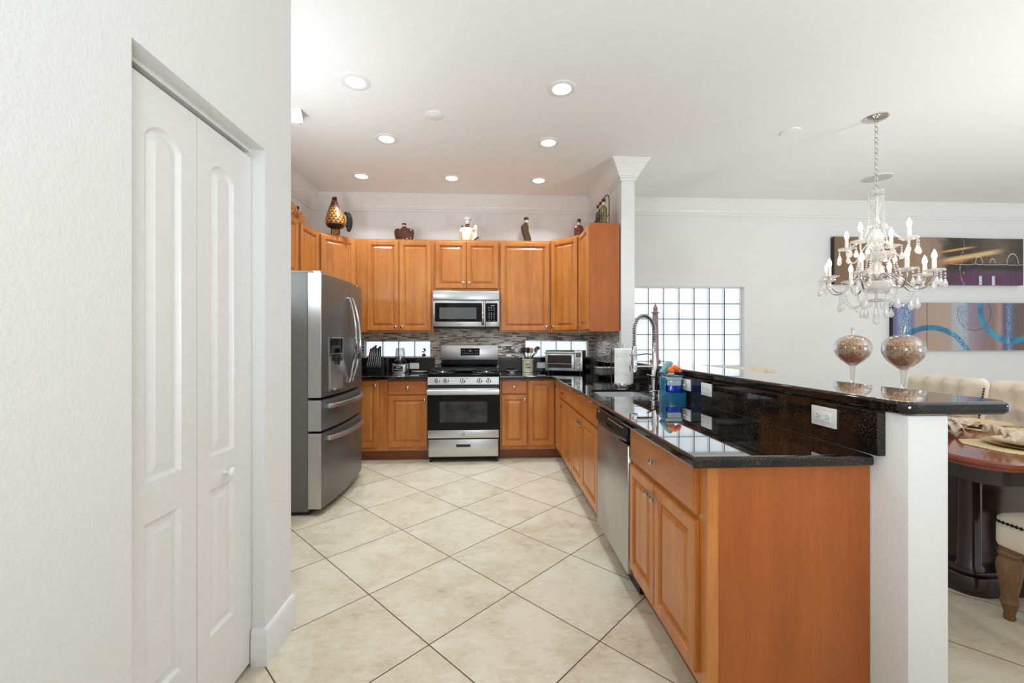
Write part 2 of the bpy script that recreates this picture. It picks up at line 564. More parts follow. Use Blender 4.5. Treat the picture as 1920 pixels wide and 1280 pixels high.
def rounded(x0, x1, y0, y1, r, n=5):
    return (arc(x1 - r, y0 + r, r, -90, 0, n) + arc(x1 - r, y1 - r, r, 0, 90, n) +
            arc(x0 + r, y1 - r, r, 90, 180, n) + arc(x0 + r, y0 + r, r, 180, 270, n))

# ---------------------------------------------------------------- the setting
XL, XW, YB, ZC = -2.135, 1.265, 5.12, 3.03     # left wall, kitchen side of the bar wall, rear wall, ceiling
XW2 = XW + 0.13
XR = 9.5
b = MB(); b.box(-2.4, XR, -3.2, 5.4, -0.12, 0.0); b.build('floor', 'floor', kind='structure', smooth=0)
b = MB(); b.box(-2.4, XR, -3.2, 5.4, ZC, ZC + 0.12); b.build('ceiling', 'ceiling', kind='structure', smooth=0)

# rear wall, with the openings of three glass block windows
WIN = (1.575, 3.175, 0.965, 1.965)
SWL = (-1.525, -0.735, 1.085, 1.29)
SWR = (0.412, 1.192, 1.085, 1.29)
def wall_with_holes(x0, x1, z0, z1, y0, y1, holes):
    xs = sorted({x0, x1} | {h[0] for h in holes} | {h[1] for h in holes})
    m = MB()
    for a, c in zip(xs, xs[1:]):
        hz = [h for h in holes if h[0] <= a + 1e-6 and h[1] >= c - 1e-6]
        z = z0
        for h in sorted(hz, key=lambda h: h[2]):
            m.box(a, c, y0, y1, z, h[2]); z = h[3]
        m.box(a, c, y0, y1, z, z1)
    bmesh.ops.remove_doubles(m.bm, verts=m.bm.verts, dist=1e-5)
    return m
wall_with_holes(-2.4, XR, 0, ZC, YB, YB + 0.2, [WIN, SWL, SWR]).build('wall_rear', 'wall', kind='structure', smooth=0)
b = MB(); b.box(XL - 0.14, XL, -3.2, YB, 0, ZC); b.build('wall_left', 'wall', kind='structure', smooth=0)
b = MB()                                        # pantry: face with the door opening, and its return
b.box(-1.02, -0.9, -3.2, 1.095, 0, ZC); b.box(-1.02, -0.9, 1.714, 1.93, 0, ZC); b.box(-1.02, -0.9, 1.095, 1.714, 2.045, ZC)
b.box(XL, -1.02, 1.81, 1.93, 0, ZC)
b.build('wall_pantry', 'wall_rough', kind='structure', smooth=0)
b = MB(); b.box(XW, XW2, 4.03, YB, 0, ZC); b.build('wall_partition', 'wall_rough', kind='structure', smooth=0)
b = MB(); b.box(XW, XW2, 1.213, 4.03, 0, 1.058, 0.006, 2); b.build('wall_bar', 'wall_rough', kind='structure', smooth=35)
b = MB(); b.box(XL, -1.47, 3.28, 3.31, ZC - 0.083, ZC); b.build('wall_bulkhead', 'wall', kind='structure', smooth=0)

# crown moulding, swept along the wall lines and mitred
CROWN = [(0.0, 0.185), (0.014, 0.185), (0.014, 0.160), (0.026, 0.160), (0.026, 0.142), (0.034, 0.142), (0.038, 0.126), (0.050, 0.098), (0.066, 0.072),
         (0.084, 0.052), (0.084, 0.042), (0.098, 0.042), (0.098, 0.024), (0.110, 0.024), (0.110, 0.010), (0.120, 0.010), (0.120, 0.0)]
BASE = [(0.0, 0.145), (0.006, 0.145), (0.012, 0.138), (0.015, 0.128), (0.015, 0.0)]
def sweep(path, prof, ztop, name, down=True, closed=False, m='trim'):
    """room side lies to the right of the walking direction"""
    k = MB()
    n = len(path)
    loops = []
    for i, p in enumerate(path):
        p = Vector(p)
        d0 = (p - Vector(path[i - 1])).normalized() if i > 0 else None
        d1 = (Vector(path[i + 1]) - p).normalized() if i < n - 1 else None
        d0 = d0 or d1; d1 = d1 or d0
        n0 = Vector((d0.y, -d0.x)); n1 = Vector((d1.y, -d1.x))
        mt = (n0 + n1).normalized()
        mt = mt / max(0.2, mt.dot(n0))
        loops.append([(p.x + mt.x * o, p.y + mt.y * o, (ztop - h) if down else h) for o, h in prof])
    k.rings(loops)
    return k.build(name, m, kind='structure', smooth=25)
sweep([(XL, 1.93), (XL, YB), (XW, YB), (XW, 4.03), (XW2, 4.03), (XW2, YB), (XR, YB)], CROWN, ZC, 'trim_1')
sweep([(XL + 0.12, 3.28), (-1.43, 3.28)], [(o * 0.45, h * 0.45) for o, h in CROWN], ZC, 'trim_7')
sweep([(-0.948, 1.714), (-0.9, 1.714), (-0.9, 1.93), (-1.3, 1.93)][::1], BASE, 0, 'baseboard_pantry', down=False)
sweep([(-0.9, -3.2), (-0.9, 1.095)], BASE, 0, 'baseboard_left', down=False)
sweep([(XW2, 4.03), (XW2, YB), (XR, YB)], BASE, 0, 'baseboard_rear', down=False)

# bifold pantry door
def loop_arch(x0, x1, z0, z1, rise, i, n=14):
    """closed outline of a panel with a shallow arched head, inset by i"""
    a0, a1 = x0 + i, x1 - i
    pts = [(a0, z0 + i), (a1, z0 + i)]
    if rise <= 0:
        return pts + [(a1, z1 - i), (a0, z1 - i)]
    w = (x1 - x0) / 2
    rad = (w * w + rise * rise) / (2 * rise)
    cz = z1 - rad
    for k in range(n + 1):
        x = a1 + (a0 - a1) * k / n
        dx = x - (x0 + x1) / 2
        pts.append((x, cz + math.sqrt(max(0, (rad - i) ** 2 - dx * dx))))
    return pts
def leaf(w, h, px0, px1, th=0.034):
    """door leaf in x 0..w, z 0..h with its face at y = 0; two raised panels"""
    k = MB()
    panels = [(px0, px1, 0.872, 1.879, 0.040), (px0, px1, 0.262, 0.760, 0.0)]
    prof = [(0.0, 0.0), (0.004, 0.007), (0.010, 0.012), (0.014, 0.012), (0.038, 0.003), (0.040, 0.0015)]
    edges = []
    def ring(pts, y):
        vs = [k.bm.verts.new((x, y, z)) for x, z in pts]
        return vs
    outer = ring([(0, 0), (w, 0), (w, h), (0, h)], 0)
    for i in range(4):
        edges.append(k.bm.edges.new((outer[i], outer[(i + 1) % 4])))
    for x0, x1, z0, z1, rise in panels:
        prev = None
        for i, d in prof:
            r_ = ring(loop_arch(x0, x1, z0, z1, rise, i), d)
            if prev is None:
                for j in range(len(r_)):
                    edges.append(k.bm.edges.new((r_[j], r_[(j + 1) % len(r_)])))
            else:
                for j in range(len(r_)):
                    j2 = (j + 1) % len(r_)
                    k.bm.faces.new((prev[j], prev[j2], r_[j2], r_[j]))
            prev = r_
        k.bm.faces.new(prev)
    bmesh.ops.triangle_fill(k.bm, edges=edges, use_beauty=True)
    back = ring([(0, 0), (w, 0), (w, h), (0, h)], th)
    for i in range(4):
        k.bm.faces.new((outer[i], outer[(i + 1) % 4], back[(i + 1) % 4], back[i]))
    k.bm.faces.new(back)
    return k
door = bpy.data.objects.new('door_1', None); col.objects.link(door)
door.location = (-0.952, 1.099, 0.018); door.rotation_euler = (0, 0, R(90)); door['kind'] = 'structure'
# facing +x: local x runs to +y, local -y to +x
lw = 0.304
for i in range(2):
    lf = leaf(lw, 1.992, *((0.100, 0.238), (0.062, 0.194))[i]).build('leaf', 'door', door, (i * (lw + 0.003), 0, 0), smooth=25)
    if i == 1:
        b = MB(); b.lathe([(0.0065, 0), (0.0065, 0.012), (0.010, 0.016), (0.0165, 0.024), (0.0165, 0.030), (0.011, 0.035), (0, 0.036)], 20, axis='y')
        b.build('knob', 'porcelain', lf, (0.138, 0, 0.80))
b = MB(); b.box(-1.000, -0.992, 1.097, 1.712, 0.0, 2.04); b.build('pantry_shade_sheet', 'pantry_shade', kind='structure', smooth=0)   # dark-painted sheet standing in for the shade behind the leaves
b = MB(); b.box(-0.985, -0.958, 1.096, 1.713, 2.034, 2.045); b.build('trim_3', 'trim', kind='structure', smooth=0)

# glass block windows
def block_window(idx, x0, x1, z0, z1, nx, nz, frame, y=5.235, fr=0.012):
    w = bpy.data.objects.new('window_%d' % idx, None); col.objects.link(w); w['kind'] = 'structure'
    w.location = (x0, y, z0)
    W, H = x1 - x0, z1 - z0
    k = MB()
    k.box(0, fr, -0.02, 0.075, 0, H); k.box(W - fr, W, -0.02, 0.075, 0, H); k.box(fr, W - fr, -0.02, 0.075, 0, fr); k.box(fr, W - fr, -0.02, 0.075, H - fr, H)
    k.build('window_frame', frame, w, smooth=0)
    bw, bh = (W - 2 * fr) / nx, (H - 2 * fr) / nz
    k = MB()
    for i in range(1, nx):
        k.box(fr + i * bw - 0.004, fr + i * bw + 0.004, 0.002, 0.062, fr, H - fr)
    for j in range(1, nz):
        k.box(fr, W - fr, 0.004, 0.061, fr + j * bh - 0.0042, fr + j * bh + 0.0042)
    k.build('mortar_grid', 'mortar', w, smooth=0)
    k = MB()
    for i in range(nx):
        for j in range(nz):
            a, c = fr + i * bw + 0.004, fr + (i + 1) * bw - 0.004
            e, f = fr + j * bh + 0.0042, fr + (j + 1) * bh - 0.0042
            k.rings([[(a, 0.006, e), (c, 0.006, e), (c, 0.006, f), (a, 0.006, f)],
                     [(a + .004, 0.0, e + .004), (c - .004, 0.0, e + .004), (c - .004, 0.0, f - .004), (a + .004, 0.0, f - .004)],
                     [(a + .016, 0.0, e + .016), (c - .016, 0.0, e + .016), (c - .016, 0.0, f - .016), (a + .016, 0.0, f - .016)],
                     [(a + .022, 0.005, e + .022), (c - .022, 0.005, e + .022), (c - .022, 0.005, f - .022), (a + .022, 0.005, f - .022)]], cap0=False)
    k.build('glass_blocks', 'block', w, smooth=20)
    return w
block_window(1, *WIN, 8, 5, 'trim', y=5.20)
block_window(2, *SWL, 4, 1, 'steel', y=5.165)
block_window(3, *SWR, 4, 1, 'steel', y=5.165)

# mosaic tile on the rear wall and on the partition
t = wall_with_holes(XL, XW, 0.90, 1.50, 5.108, YB - 0.0005, [SWL, SWR]).build('trim_4', 'mosaic', kind='structure', smooth=0)
b = MB(); b.box(XW - 0.012, XW - 0.0005, 4.06, 5.108, 1.0, 1.40); b.build('trim_5', 'mosaic', kind='structure', smooth=0)
b = MB(); b.box(XW - 0.014, XW - 0.0005, 4.045, 4.06, 1.058, 1.38); b.build('trim_6', 'steel_v', kind='structure', smooth=0)

# ---------------------------------------------------------------- ceiling fittings
def can_light(x, y, label):
    t = thing('recessed_light', label, 'ceiling light', (x, y, ZC), 0, 'recessed ceiling lights over the kitchen')
    k = MB(); k.lathe([(0.062, -0.001), (0.066, -0.006), (0.088, -0.007), (0.095, -0.004), (0.096, 0.0), (0.062, 0.0)], 40)
    k.build('trim_ring', 'trim', t)
    k = MB(); k.lathe([(0.062, -0.0022), (0.0, -0.003)], 32); k.build('lens', 'can_glow', t)
    l = bpy.data.lights.new('recessed_lamp', 'AREA'); l.shape = 'DISK'; l.size = 0.11; l.energy = CAN_POWER; l.color = (0.78, 0.92, 1.0); l.spread = R(118)
    o = bpy.data.objects.new('recessed_lamp', l); o.location = (0, 0, -0.012); col.objects.link(o); o.parent = t
for x, y, lb in ((-0.915, 2.87, 'white recessed ceiling light nearest the pantry door'),
                 (0.485, 2.88, 'white recessed ceiling light above the peninsula, nearest of its row'),
                 (-0.905, 3.67, 'second recessed ceiling light from the pantry door, over the walkway'),
                 (0.50, 3.67, 'second recessed ceiling light of the row above the peninsula side'),
                 (-1.375, 4.51, 'recessed ceiling light nearest the metal rooster'),
                 (-0.425, 4.52, 'recessed ceiling light in the middle, above the stove'),
                 (0.513, 4.54, 'recessed ceiling light at the rear right, near the column')):
    can_light(x, y, lb)
def disc(name, x, y, r, h, label, cat):
    t = thing(name, label, cat, (x, y, ZC))
    k = MB(); k.lathe([(r, 0), (r, -h * 0.6), (r * 0.94, -h), (0, -h * 1.05)], 40); k.build('cover', 'ceiling', t)
    k = MB(); k.lathe([(r * 0.55, -h * 1.03), (r * 0.52, -h * 1.25), (0, -h * 1.3)], 32); k.build('centre', 'ceiling', t)
disc('ceiling_cover_plate', -0.443, 3.27, 0.07, 0.006, 'round white cover plate on the ceiling between the recessed lights', 'cover plate')
disc('ceiling_cover_plate', 2.49, 3.38, 0.075, 0.008, 'round white cover plate on the ceiling left of the chandelier', 'cover plate')
t = thing('ceiling_speaker', 'round grey white ceiling speaker behind the chandelier chain', 'speaker', (4.12, 4.29, ZC))
k = MB(); k.lathe([(0.135, 0), (0.135, -0.006), (0.125, -0.009), (0.125, -0.004)], 40); k.build('rim', 'trim', t)
k = MB(); k.lathe([(0.124, -0.004), (0.124, -0.007), (0, -0.008)], 40); k.build('grille', plain('speaker_grille', (196, 195, 193), 0.8, scale=400, var=0.2), t)

# ---------------------------------------------------------------- cabinets
def raised_door(w, h, t=0.02, fr=0.055):
    """raised-panel door, x 0..w, z 0..h, face towards -y, rear at y = 0"""
    k = MB()
    pr = [(0.0, 0.0), (0.0, -t + 0.005), (0.002, -t + 0.0015), (0.006, -t), (fr - 0.012, -t), (fr - 0.010, -t + 0.004), (fr - 0.004, -t + 0.004),
          (fr - 0.001, -t + 0.013), (fr + 0.006, -t + 0.014), (fr + 0.026, -t + 0.0035), (fr + 0.028, -t + 0.0025)]
    k.rings([[(i, y, i), (w - i, y, i), (w - i, y, h - i), (i, y, h - i)] for i, y in pr])
    return k
def slab_front(w, h, t=0.02):
    k = MB()
    pr = [(0.0, 0.0), (0.0, -t + 0.009), (0.003, -t + 0.006), (0.005, -t + 0.0045), (0.009, -t + 0.004), (0.012, -t)]
    k.rings([[(i, y, i), (w - i, y, i), (w - i, y, h - i), (i, y, h - i)] for i, y in pr])
    return k
def knob_on(parent, x, z, t=0.02):
    k = MB(); k.lathe([(0.0085, 0), (0.0085, 0.003), (0.005, 0.006), (0.0045, 0.013), (0.009, 0.017), (0.0155, 0.021), (0.016, 0.024), (0.011, 0.0285), (0, 0.030)], 18, axis='y')
    return k.build('knob', 'nickel', parent, (x, -t, z))
def cabinet(name, label, loc, rz, w, depth, z0, z1, doors=(), drawers=(), toe=False, group=None, side_mat=None, cut_top=None, toe_dx=(0, 0)):
    """doors: (x0, x1, z0, z1, knob_x or None, knob_z); drawers: (x0, x1, z0, z1, has_knob)"""
    t = thing(name, label, 'cabinet', (loc[0], loc[1], 0), rz, group)
    k = MB()
    zb = z0 + (0.11 if toe else 0)
    k.box(0, w, 0, depth, zb, z1, 0.0015, 1)
    k.build('carcass', 'wood', t, smooth=0)
    if toe:
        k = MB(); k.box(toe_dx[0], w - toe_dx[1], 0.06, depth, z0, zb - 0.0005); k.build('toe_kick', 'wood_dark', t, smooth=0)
    for x0, x1, a, c, kx, kz in doors:
        d = raised_door(x1 - x0, c - a, fr=min(0.055, (x1 - x0) * 0.24)).build('door', 'wood', t, (x0, -0.001, a), smooth=20)
        if kx is not None:
            knob_on(d, kx - x0, kz - a)
    for x0, x1, a, c, kn in drawers:
        d = slab_front(x1 - x0, c - a).build('drawer', 'wood_h', t, (x0, -0.001, a), smooth=20)
        if kn:
            knob_on(d, (x1 - x0) / 2, (c - a) / 2)
    return t
ZU0, ZU1 = 1.385, 2.438
YF = 4.54                   # front of the rear base carcasses
YU = 4.815                  # front of the rear uppers
gU, gB = 'maple wall cabinets', 'maple base cabinets'
# wall cabinets on the rear wall
cabinet('wall_cabinet', 'tall two door maple wall cabinet under the squat oil bottle', (-1.523, YU), 0, 0.863, 0.29, ZU0, ZU1,
        [(0.122, 0.475, ZU0 + 0.018, ZU1 - 0.022, 0.442, ZU0 + 0.06), (0.479, 0.836, ZU0 + 0.018, ZU1 - 0.022, 0.512, ZU0 + 0.06)], group=gU)
cabinet('wall_cabinet', 'short two door maple wall cabinet right above the microwave', (-0.659, YU), 0, 0.748, 0.29, 1.855, ZU1,
        [(0.022, 0.371, 1.885, ZU1 - 0.022, 0.338, 1.945), (0.375, 0.732, 1.885, ZU1 - 0.022, 0.408, 1.945)], group=gU)
cabinet('wall_cabinet', 'wide single door maple wall cabinet right of the microwave', (0.090, YU), 0, 0.590, 0.29, ZU0, ZU1,
        [(0.016, 0.575, ZU0 + 0.018, ZU1 - 0.022, 0.545, ZU0 + 0.06)], group=gU)
# corner wall cabinets with a diagonal front
def corner_cabinet(label, pts, front_loc, rz, w, knobx):
    t = thing('corner_wall_cabinet', label, 'cabinet', (front_loc[0], front_loc[1], 0), rz, gU)
    k = MB()
    m = Matrix.Translation((front_loc[0], front_loc[1], 0)) @ Matrix.Rotation(rz, 4, 'Z')
    q = [m.inverted() @ Vector((x, y, 0)) for x, y in pts]
    k.prism([(v.x, v.y) for v in q], ZU0, ZU1)
    k.build('carcass', 'wood', t, smooth=0)
    d = raised_door(w - 0.05, ZU1 - ZU0 - 0.04).build('door', 'wood', t, (0.025, -0.001, ZU0 + 0.018), smooth=20)
    if knobx is not None:
        knob_on(d, knobx if knobx > 0 else w - 0.05 + knobx, 0.045)
s2 = math.sqrt(2)
corner_cabinet('diagonal corner maple wall cabinet below the metal rooster', [(-1.83, 4.515), (-1.526, 4.819), (-1.526, 5.105), (XL + 0.005, 5.105), (XL + 0.005, 4.515)],
               (-1.83, 4.515), R(45), 0.304 * s2, 0.03)
corner_cabinet('diagonal corner maple wall cabinet below the red sauce bottle', [(0.683, 4.787), (0.960, 4.51), (XW - 0.014, 4.51), (XW - 0.014, 5.105), (0.683, 5.105)],
               (0.683, 4.787), R(-45), 0.277 * s2, 0.03)
# right wall: narrow cabinet with its end panel facing the room
t = cabinet('wall_cabinet', 'maple wall cabinet at the column, its plain end panel in full view', (0.960, 4.508), R(-90), 0.458, 0.29, ZU0 - 0.005, ZU1,
            [(0.02, 0.440, ZU0 + 0.018, ZU1 - 0.022, 0.06, ZU0 + 0.06)], group=gU)
k = MB(); k.box(0.4585, 0.4625, -0.001, 0.29, ZU0 - 0.006, ZU1); k.build('end_panel', 'wood_side', t, smooth=0)
# left wall
cabinet('wall_cabinet', 'maple wall cabinet between the refrigerator top and the corner', (-1.83, 4.060), R(90), 0.453, 0.30, ZU0, ZU1,
        [(0.03, 0.43, ZU0 + 0.018, ZU1 - 0.022, 0.06, ZU0 + 0.06)], group=gU)
cabinet('wall_cabinet', 'maple wall cabinet over the refrigerator, mostly hidden by the pantry', (-1.83, 3.15), R(90), 0.907, 0.30, 1.86, ZU1,
        [(0.02, 0.45, 1.878, ZU1 - 0.022, 0.42, 1.93), (0.455, 0.885, 1.878, ZU1 - 0.022, 0.49, 1.93)], group=gU)

# base cabinets, rear run
DZ0, DZ1, DR0, DR1 = 0.153, 0.699, 0.712, 0.862
cabinet('base_cabinet', 'maple base cabinet with one narrow door beside the refrigerator', (-1.72, YF), 0, 0.573, 0.56, 0, 0.874,
        [(0.10, 0.516, DZ0, DR1, 0.485, DR1 - 0.045)], toe=True, group=gB)
cabinet('base_cabinet', 'maple base cabinet with one drawer and door left of the stove', (-1.146, YF), 0, 0.468, 0.56, 0, 0.874,
        [(0.043, 0.460, DZ0, DZ1, 0.432, DZ1 - 0.045)], [(0.043, 0.460, DR0, DR1, True)], toe=True, group=gB)
cabinet('base_cabinet', 'narrow maple base cabinet with drawer and door right of the stove', (0.090, YF), 0, 0.300, 0.56, 0, 0.874,
        [(0.016, 0.293, DZ0, DZ1, 0.270, DZ1 - 0.045)], [(0.016, 0.293, DR0, DR1, True)], toe=True, group=gB)
# corner base cabinet: L shaped, two doors meeting in the inner corner
t = thing('corner_base_cabinet', 'L shaped corner maple base cabinet with tall doors meeting at the inner corner', 'cabinet', (0.391, YF, 0), 0, gB)
k = MB(); k.prism([(0, 0), (0.319, 0), (0.319, -0.243), (XW - 0.395, -0.243), (XW - 0.395, 0.56), (0, 0.56)], 0.11, 0.874); k.build('carcass', 'wood', t, smooth=0)
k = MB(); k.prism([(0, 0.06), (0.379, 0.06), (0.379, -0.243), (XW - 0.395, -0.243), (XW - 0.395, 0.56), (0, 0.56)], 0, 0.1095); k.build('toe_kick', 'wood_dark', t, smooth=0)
raised_door(0.285, DR1 - DZ0).build('door', 'wood', t, (0.008, -0.001, DZ0), smooth=20)
d = raised_door(0.205, DR1 - DZ0, fr=0.045).build('door', 'wood', t, (0.318, -0.024, DZ0), (0, 0, R(-90)), smooth=20)
knob_on(d, 0.185, DR1 - DZ0 - 0.05)
# right run (front faces -x): local x runs towards the camera
XF = 0.71
def right_y(y):
    return (XF, y)
DW1, DW0 = 2.702, 2.080
cabinet('base_cabinet', 'maple base cabinet with one drawer over two doors, nearest the inner corner', right_y(4.296), R(-90), 0.712, 0.54, 0, 0.874,
        [(0.012, 0.328, DZ0, DZ1, 0.30, DZ1 - 0.05), (0.332, 0.700, DZ0, DZ1, None, 0)], [(0.012, 0.700, DR0, DR1, True)], toe=True, group=gB)
t = thing('sink_cabinet', 'maple sink base cabinet with a plain false drawer and two doors', 'cabinet', (XF, 3.583, 0), R(-90), gB)
k = MB(); k.box(0, 0.878, 0, 0.012, 0.11, 0.874); k.box(0, 0.018, 0.012, 0.54, 0.11, 0.874); k.box(0.86, 0.878, 0.012, 0.54, 0.11, 0.874); k.box(0.018, 0.86, 0.012, 0.54, 0.11, 0.128)
k.build('carcass', 'wood', t, smooth=0)
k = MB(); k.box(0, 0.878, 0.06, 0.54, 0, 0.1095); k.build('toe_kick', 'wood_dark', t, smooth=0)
slab_front(0.858, DR1 - DR0).build('false_drawer', 'wood_h', t, (0.010, -0.001, DR0), smooth=20)
for x0, x1, kx in ((0.010, 0.386, 0.345), (0.390, 0.868, 0.035)):
    d = raised_door(x1 - x0, DZ1 - DZ0).build('door', 'wood', t, (x0, -0.001, DZ0), smooth=20)
    knob_on(d, kx, DZ1 - DZ0 - 0.045)
t = cabinet('base_cabinet', 'nearest maple base cabinet with drawer, two doors and broad end panel', right_y(2.078), R(-90), 0.733, 0.54, 0, 0.874,
            [(0.014, 0.322, DZ0, 0.672, 0.292, 0.625), (0.328, 0.680, DZ0, 0.672, 0.352, 0.622)], [(0.014, 0.680, 0.692, DR1, True)], toe=True, group=gB)
k = MB(); k.box(0.7335, 0.738, 0.0, 0.552, 0.0, 0.874); k.build('end_panel', 'wood_side', t, smooth=0)
k = MB(); k.box(0.733, 0.7395, -0.004, 0.032, 0.0, 0.874); k.build('end_stile', 'wood', t, smooth=0)

# ---------------------------------------------------------------- granite
GX = XW - 0.028            # face of the granite upstand on the bar wall
def bullnose_slab(poly, z0, z1, hole=None, r=0.012):
    """slab with rounded top and bottom edges, optional hole outline"""
    k = MB()
    def inset(pts, d):
        n = len(pts); out = []
        for i in range(n):
            p = Vector(pts[i]); a = (p - Vector(pts[i - 1])).normalized(); c = (Vector(pts[(i + 1) % n]) - p).normalized()
            na = Vector((-a.y, a.x)); nc = Vector((-c.y, c.x))
            mt = (na + nc).normalized(); mt = mt / max(0.3, mt.dot(na))
            out.append((p.x + mt.x * d, p.y + mt.y * d))
        return out
    loops = []
    for ang in range(0, 91, 22):
        loops.append((r * (1 - math.sin(R(ang))), z0 + r * (1 - math.cos(R(ang)))))
    loops += [(i, z0 + z1 - z) for i, z in reversed(loops)]
    rows = [[k.bm.verts.new((*p, z)) for p in inset(poly, i)] for i, z in loops]
    n = len(poly)
    for a, c in zip(rows, rows[1:]):
        for j in range(n):
            k.bm.faces.new((a[j], a[(j + 1) % n], c[(j + 1) % n], c[j]))
    for row, z in ((rows[0], z0), (rows[-1], z1)):
        if not hole:
            k.bm.faces.new(row)
        else:
            hv = [k.bm.verts.new((*p, z)) for p in hole]
            es = []
            for L in (row, hv):
                for j in range(len(L)):
                    e = k.bm.edges.get((L[j], L[(j + 1) % len(L)])) or k.bm.edges.new((L[j], L[(j + 1) % len(L)]))
                    es.append(e)
            bmesh.ops.triangle_fill(k.bm, edges=es, use_beauty=True)
            if z == z0: low = hv
            else:
                m = len(hv)
                for j in range(m):
                    k.bm.faces.new((low[j], low[(j + 1) % m], hv[(j + 1) % m], hv[j]))
    return k
SINK = rounded(0.742, 1.100, 2.752, 3.150, 0.05, 6)
CT0, CT1 = 0.875, 0.914
o = bullnose_slab([(0.088, 4.465), (0.60, 4.465), (0.64, 4.425), (0.64, 1.305), (GX + 0.006, 1.305), (GX + 0.006, 5.105), (0.088, 5.105)], CT0, CT1, SINK).build('countertop', 'granite', smooth=40, weighted=True)
tag(o, 'long L shaped black granite countertop running from the stove down the peninsula', 'countertop')
o = bullnose_slab([(-2.12, 4.465), (-0.68, 4.465), (-0.68, 5.105), (-2.12, 5.105)], CT0, CT1).build('countertop', 'granite', smooth=40, weighted=True)
tag(o, 'short black granite countertop between the refrigerator and the stove', 'countertop')
b = MB(); b.box(XL + 0.005, -0.68, 5.088, 5.107, CT1 + 0.0005, 1.083, 0.003); o = b.build('granite_upstand', 'granite', smooth=0)
tag(o, 'black granite upstand below the small window left of the stove', 'backsplash')
b = MB(); b.box(0.088, GX - 0.001, 5.088, 5.107, CT1 + 0.0005, 1.083, 0.003); o = b.build('granite_upstand', 'granite', smooth=0)
tag(o, 'black granite upstand below the small window right of the stove', 'backsplash')
b = MB(); b.box(GX, XW - 0.0005, 1.285, 5.087, CT1 + 0.0005, 1.0575, 0.003); o = b.build('granite_upstand', 'granite', smooth=0)
tag(o, 'long black granite upstand with outlets beneath the raised bar', 'backsplash')
o = bullnose_slab([(1.245, 1.235)] + arc(1.285, 1.24, 0.04, 180, 270, 4)[1:] + arc(1.56, 1.25, 0.05, -90, 0, 6) + [(1.61, 4.022), (1.245, 4.022)], 1.059, 1.100, r=0.014).build('bar_top', 'granite', smooth=40, weighted=True)
tag(o, 'raised black granite bar top on the half wall', 'bar top')

# ---------------------------------------------------------------- refrigerator (front faces +x; local x runs to +y)
t = thing('refrigerator', 'stainless french door refrigerator with water dispenser beside the pantry', 'refrigerator', (-1.345, 3.14, 0), R(90))
FW = 0.95
def curve_y(x):
    u = (x - FW / 2) / (FW / 2)
    return -0.10 - 0.040 * (1 - u * u)
def curved_front(x0, x1, z0, z1, n=18, back=-0.004, r=0.010):
    """panel whose face follows the bowed front"""
    k = MB()
    loops = []
    for z, ins in ((z0, r), (z0 + r * 0.3, r * 0.3), (z0 + r, 0), (z1 - r, 0), (z1 - r * 0.3, r * 0.3), (z1, r)):
        lp = [(x0, back, z)]
        for i in range(n + 1):
            x = x0 + (x1 - x0) * i / n
            lp.append((x, curve_y(x) + ins, z))
        lp.append((x1, back, z))
        loops.append(lp)
    k.rings(loops)
    return k
k = MB(); k.box(0.004, FW - 0.004, 0.0, 0.72, 0.03, 1.785, 0.004); k.box(0.004, FW - 0.004, -0.03, 0.70, 1.785, 1.80, 0.003)
k.build('body', 'fridge_side', t)
k = MB(); k.box(0.03, FW - 0.03, 0.0, 0.6, 0.0, 0.03); k.build('base_grille', 'black', t)
fd = []
for i, (x0, x1) in enumerate(((0.0, 0.472), (0.478, FW))):
    d = curved_front(x0, x1, 0.868, 1.785).build('door', 'fridge', t)
    fd.append(d)
    hx = 0.435 if i == 0 else 0.515
    pts = []
    for j in range(25):
        u = j / 24
        z = 0.945 + 0.70 * u
        pts.append((hx + (-0.012 if i == 0 else 0.012) * math.sin(PI * u), curve_y(hx) - 0.012 - 0.062 * math.sin(PI * u) ** 0.8, z))
    k = MB(); k.tube(pts, 0.0125, 10)
    for z in (0.95, 1.64):
        k.cyl((hx, curve_y(hx) + 0.004, z), (hx, curve_y(hx) - 0.018, z), 0.012)
    k.build('handle', 'chrome', d)
    k = MB(); k.box(x0 + 0.02 if i == 0 else x1 - 0.08, x0 + 0.08 if i == 0 else x1 - 0.02, -0.085, -0.01, 1.786, 1.806, 0.004); k.build('hinge_cap', 'fridge_edge', t)
# door edge strips seen from the room
for z0, z1 in ((0.868, 1.785), (0.622, 0.848), (0.052, 0.604)):
    k = MB(); k.box(-0.004, 0.0005, -0.098, -0.004, z0, z1, 0.0015, 1); k.build('edge_strip', 'fridge_edge', t, smooth=0)
# dispenser in the near door
yd = curve_y(0.22)
def strip(x0, x1, z0, z1, dy, name, m, parent, n=6, th=0.006):
    k = MB()
    loops = []
    for z in (z0, z1):
        loops.append([(x0 + (x1 - x0) * i / n, curve_y(x0 + (x1 - x0) * i / n) + dy, z) for i in range(n + 1)] +
                     [(x0 + (x1 - x0) * i / n, curve_y(x0 + (x1 - x0) * i / n) + dy + th, z) for i in range(n, -1, -1)])
    k.rings(loops)
    return k.build(name, m, parent)
dsp = strip(0.095, 0.335, 0.905, 1.315, -0.003, 'dispenser', 'steel_v', fd[0])
strip(0.108, 0.322, 0.915, 1.165, -0.0055, 'dispenser_recess', m_steel('dispenser_pale_steel', 205, 0.35, 'z'), dsp, th=0.002)
strip(0.112, 0.318, 1.19, 1.305, -0.0055, 'dispenser_screen', 'black_gloss', dsp, th=0.002)
k = MB(); k.box(0.15, 0.28, yd - 0.030, yd - 0.004, 1.13, 1.185, 0.008); k.cyl((0.215, yd - 0.018, 1.13), (0.215, yd - 0.018, 1.10), 0.012, 0.009); k.build('spout', 'black', dsp)
k = MB(); k.box(0.11, 0.32, yd - 0.035, yd - 0.004, 0.91, 0.925, 0.004); k.build('drip_tray', 'chrome', dsp)
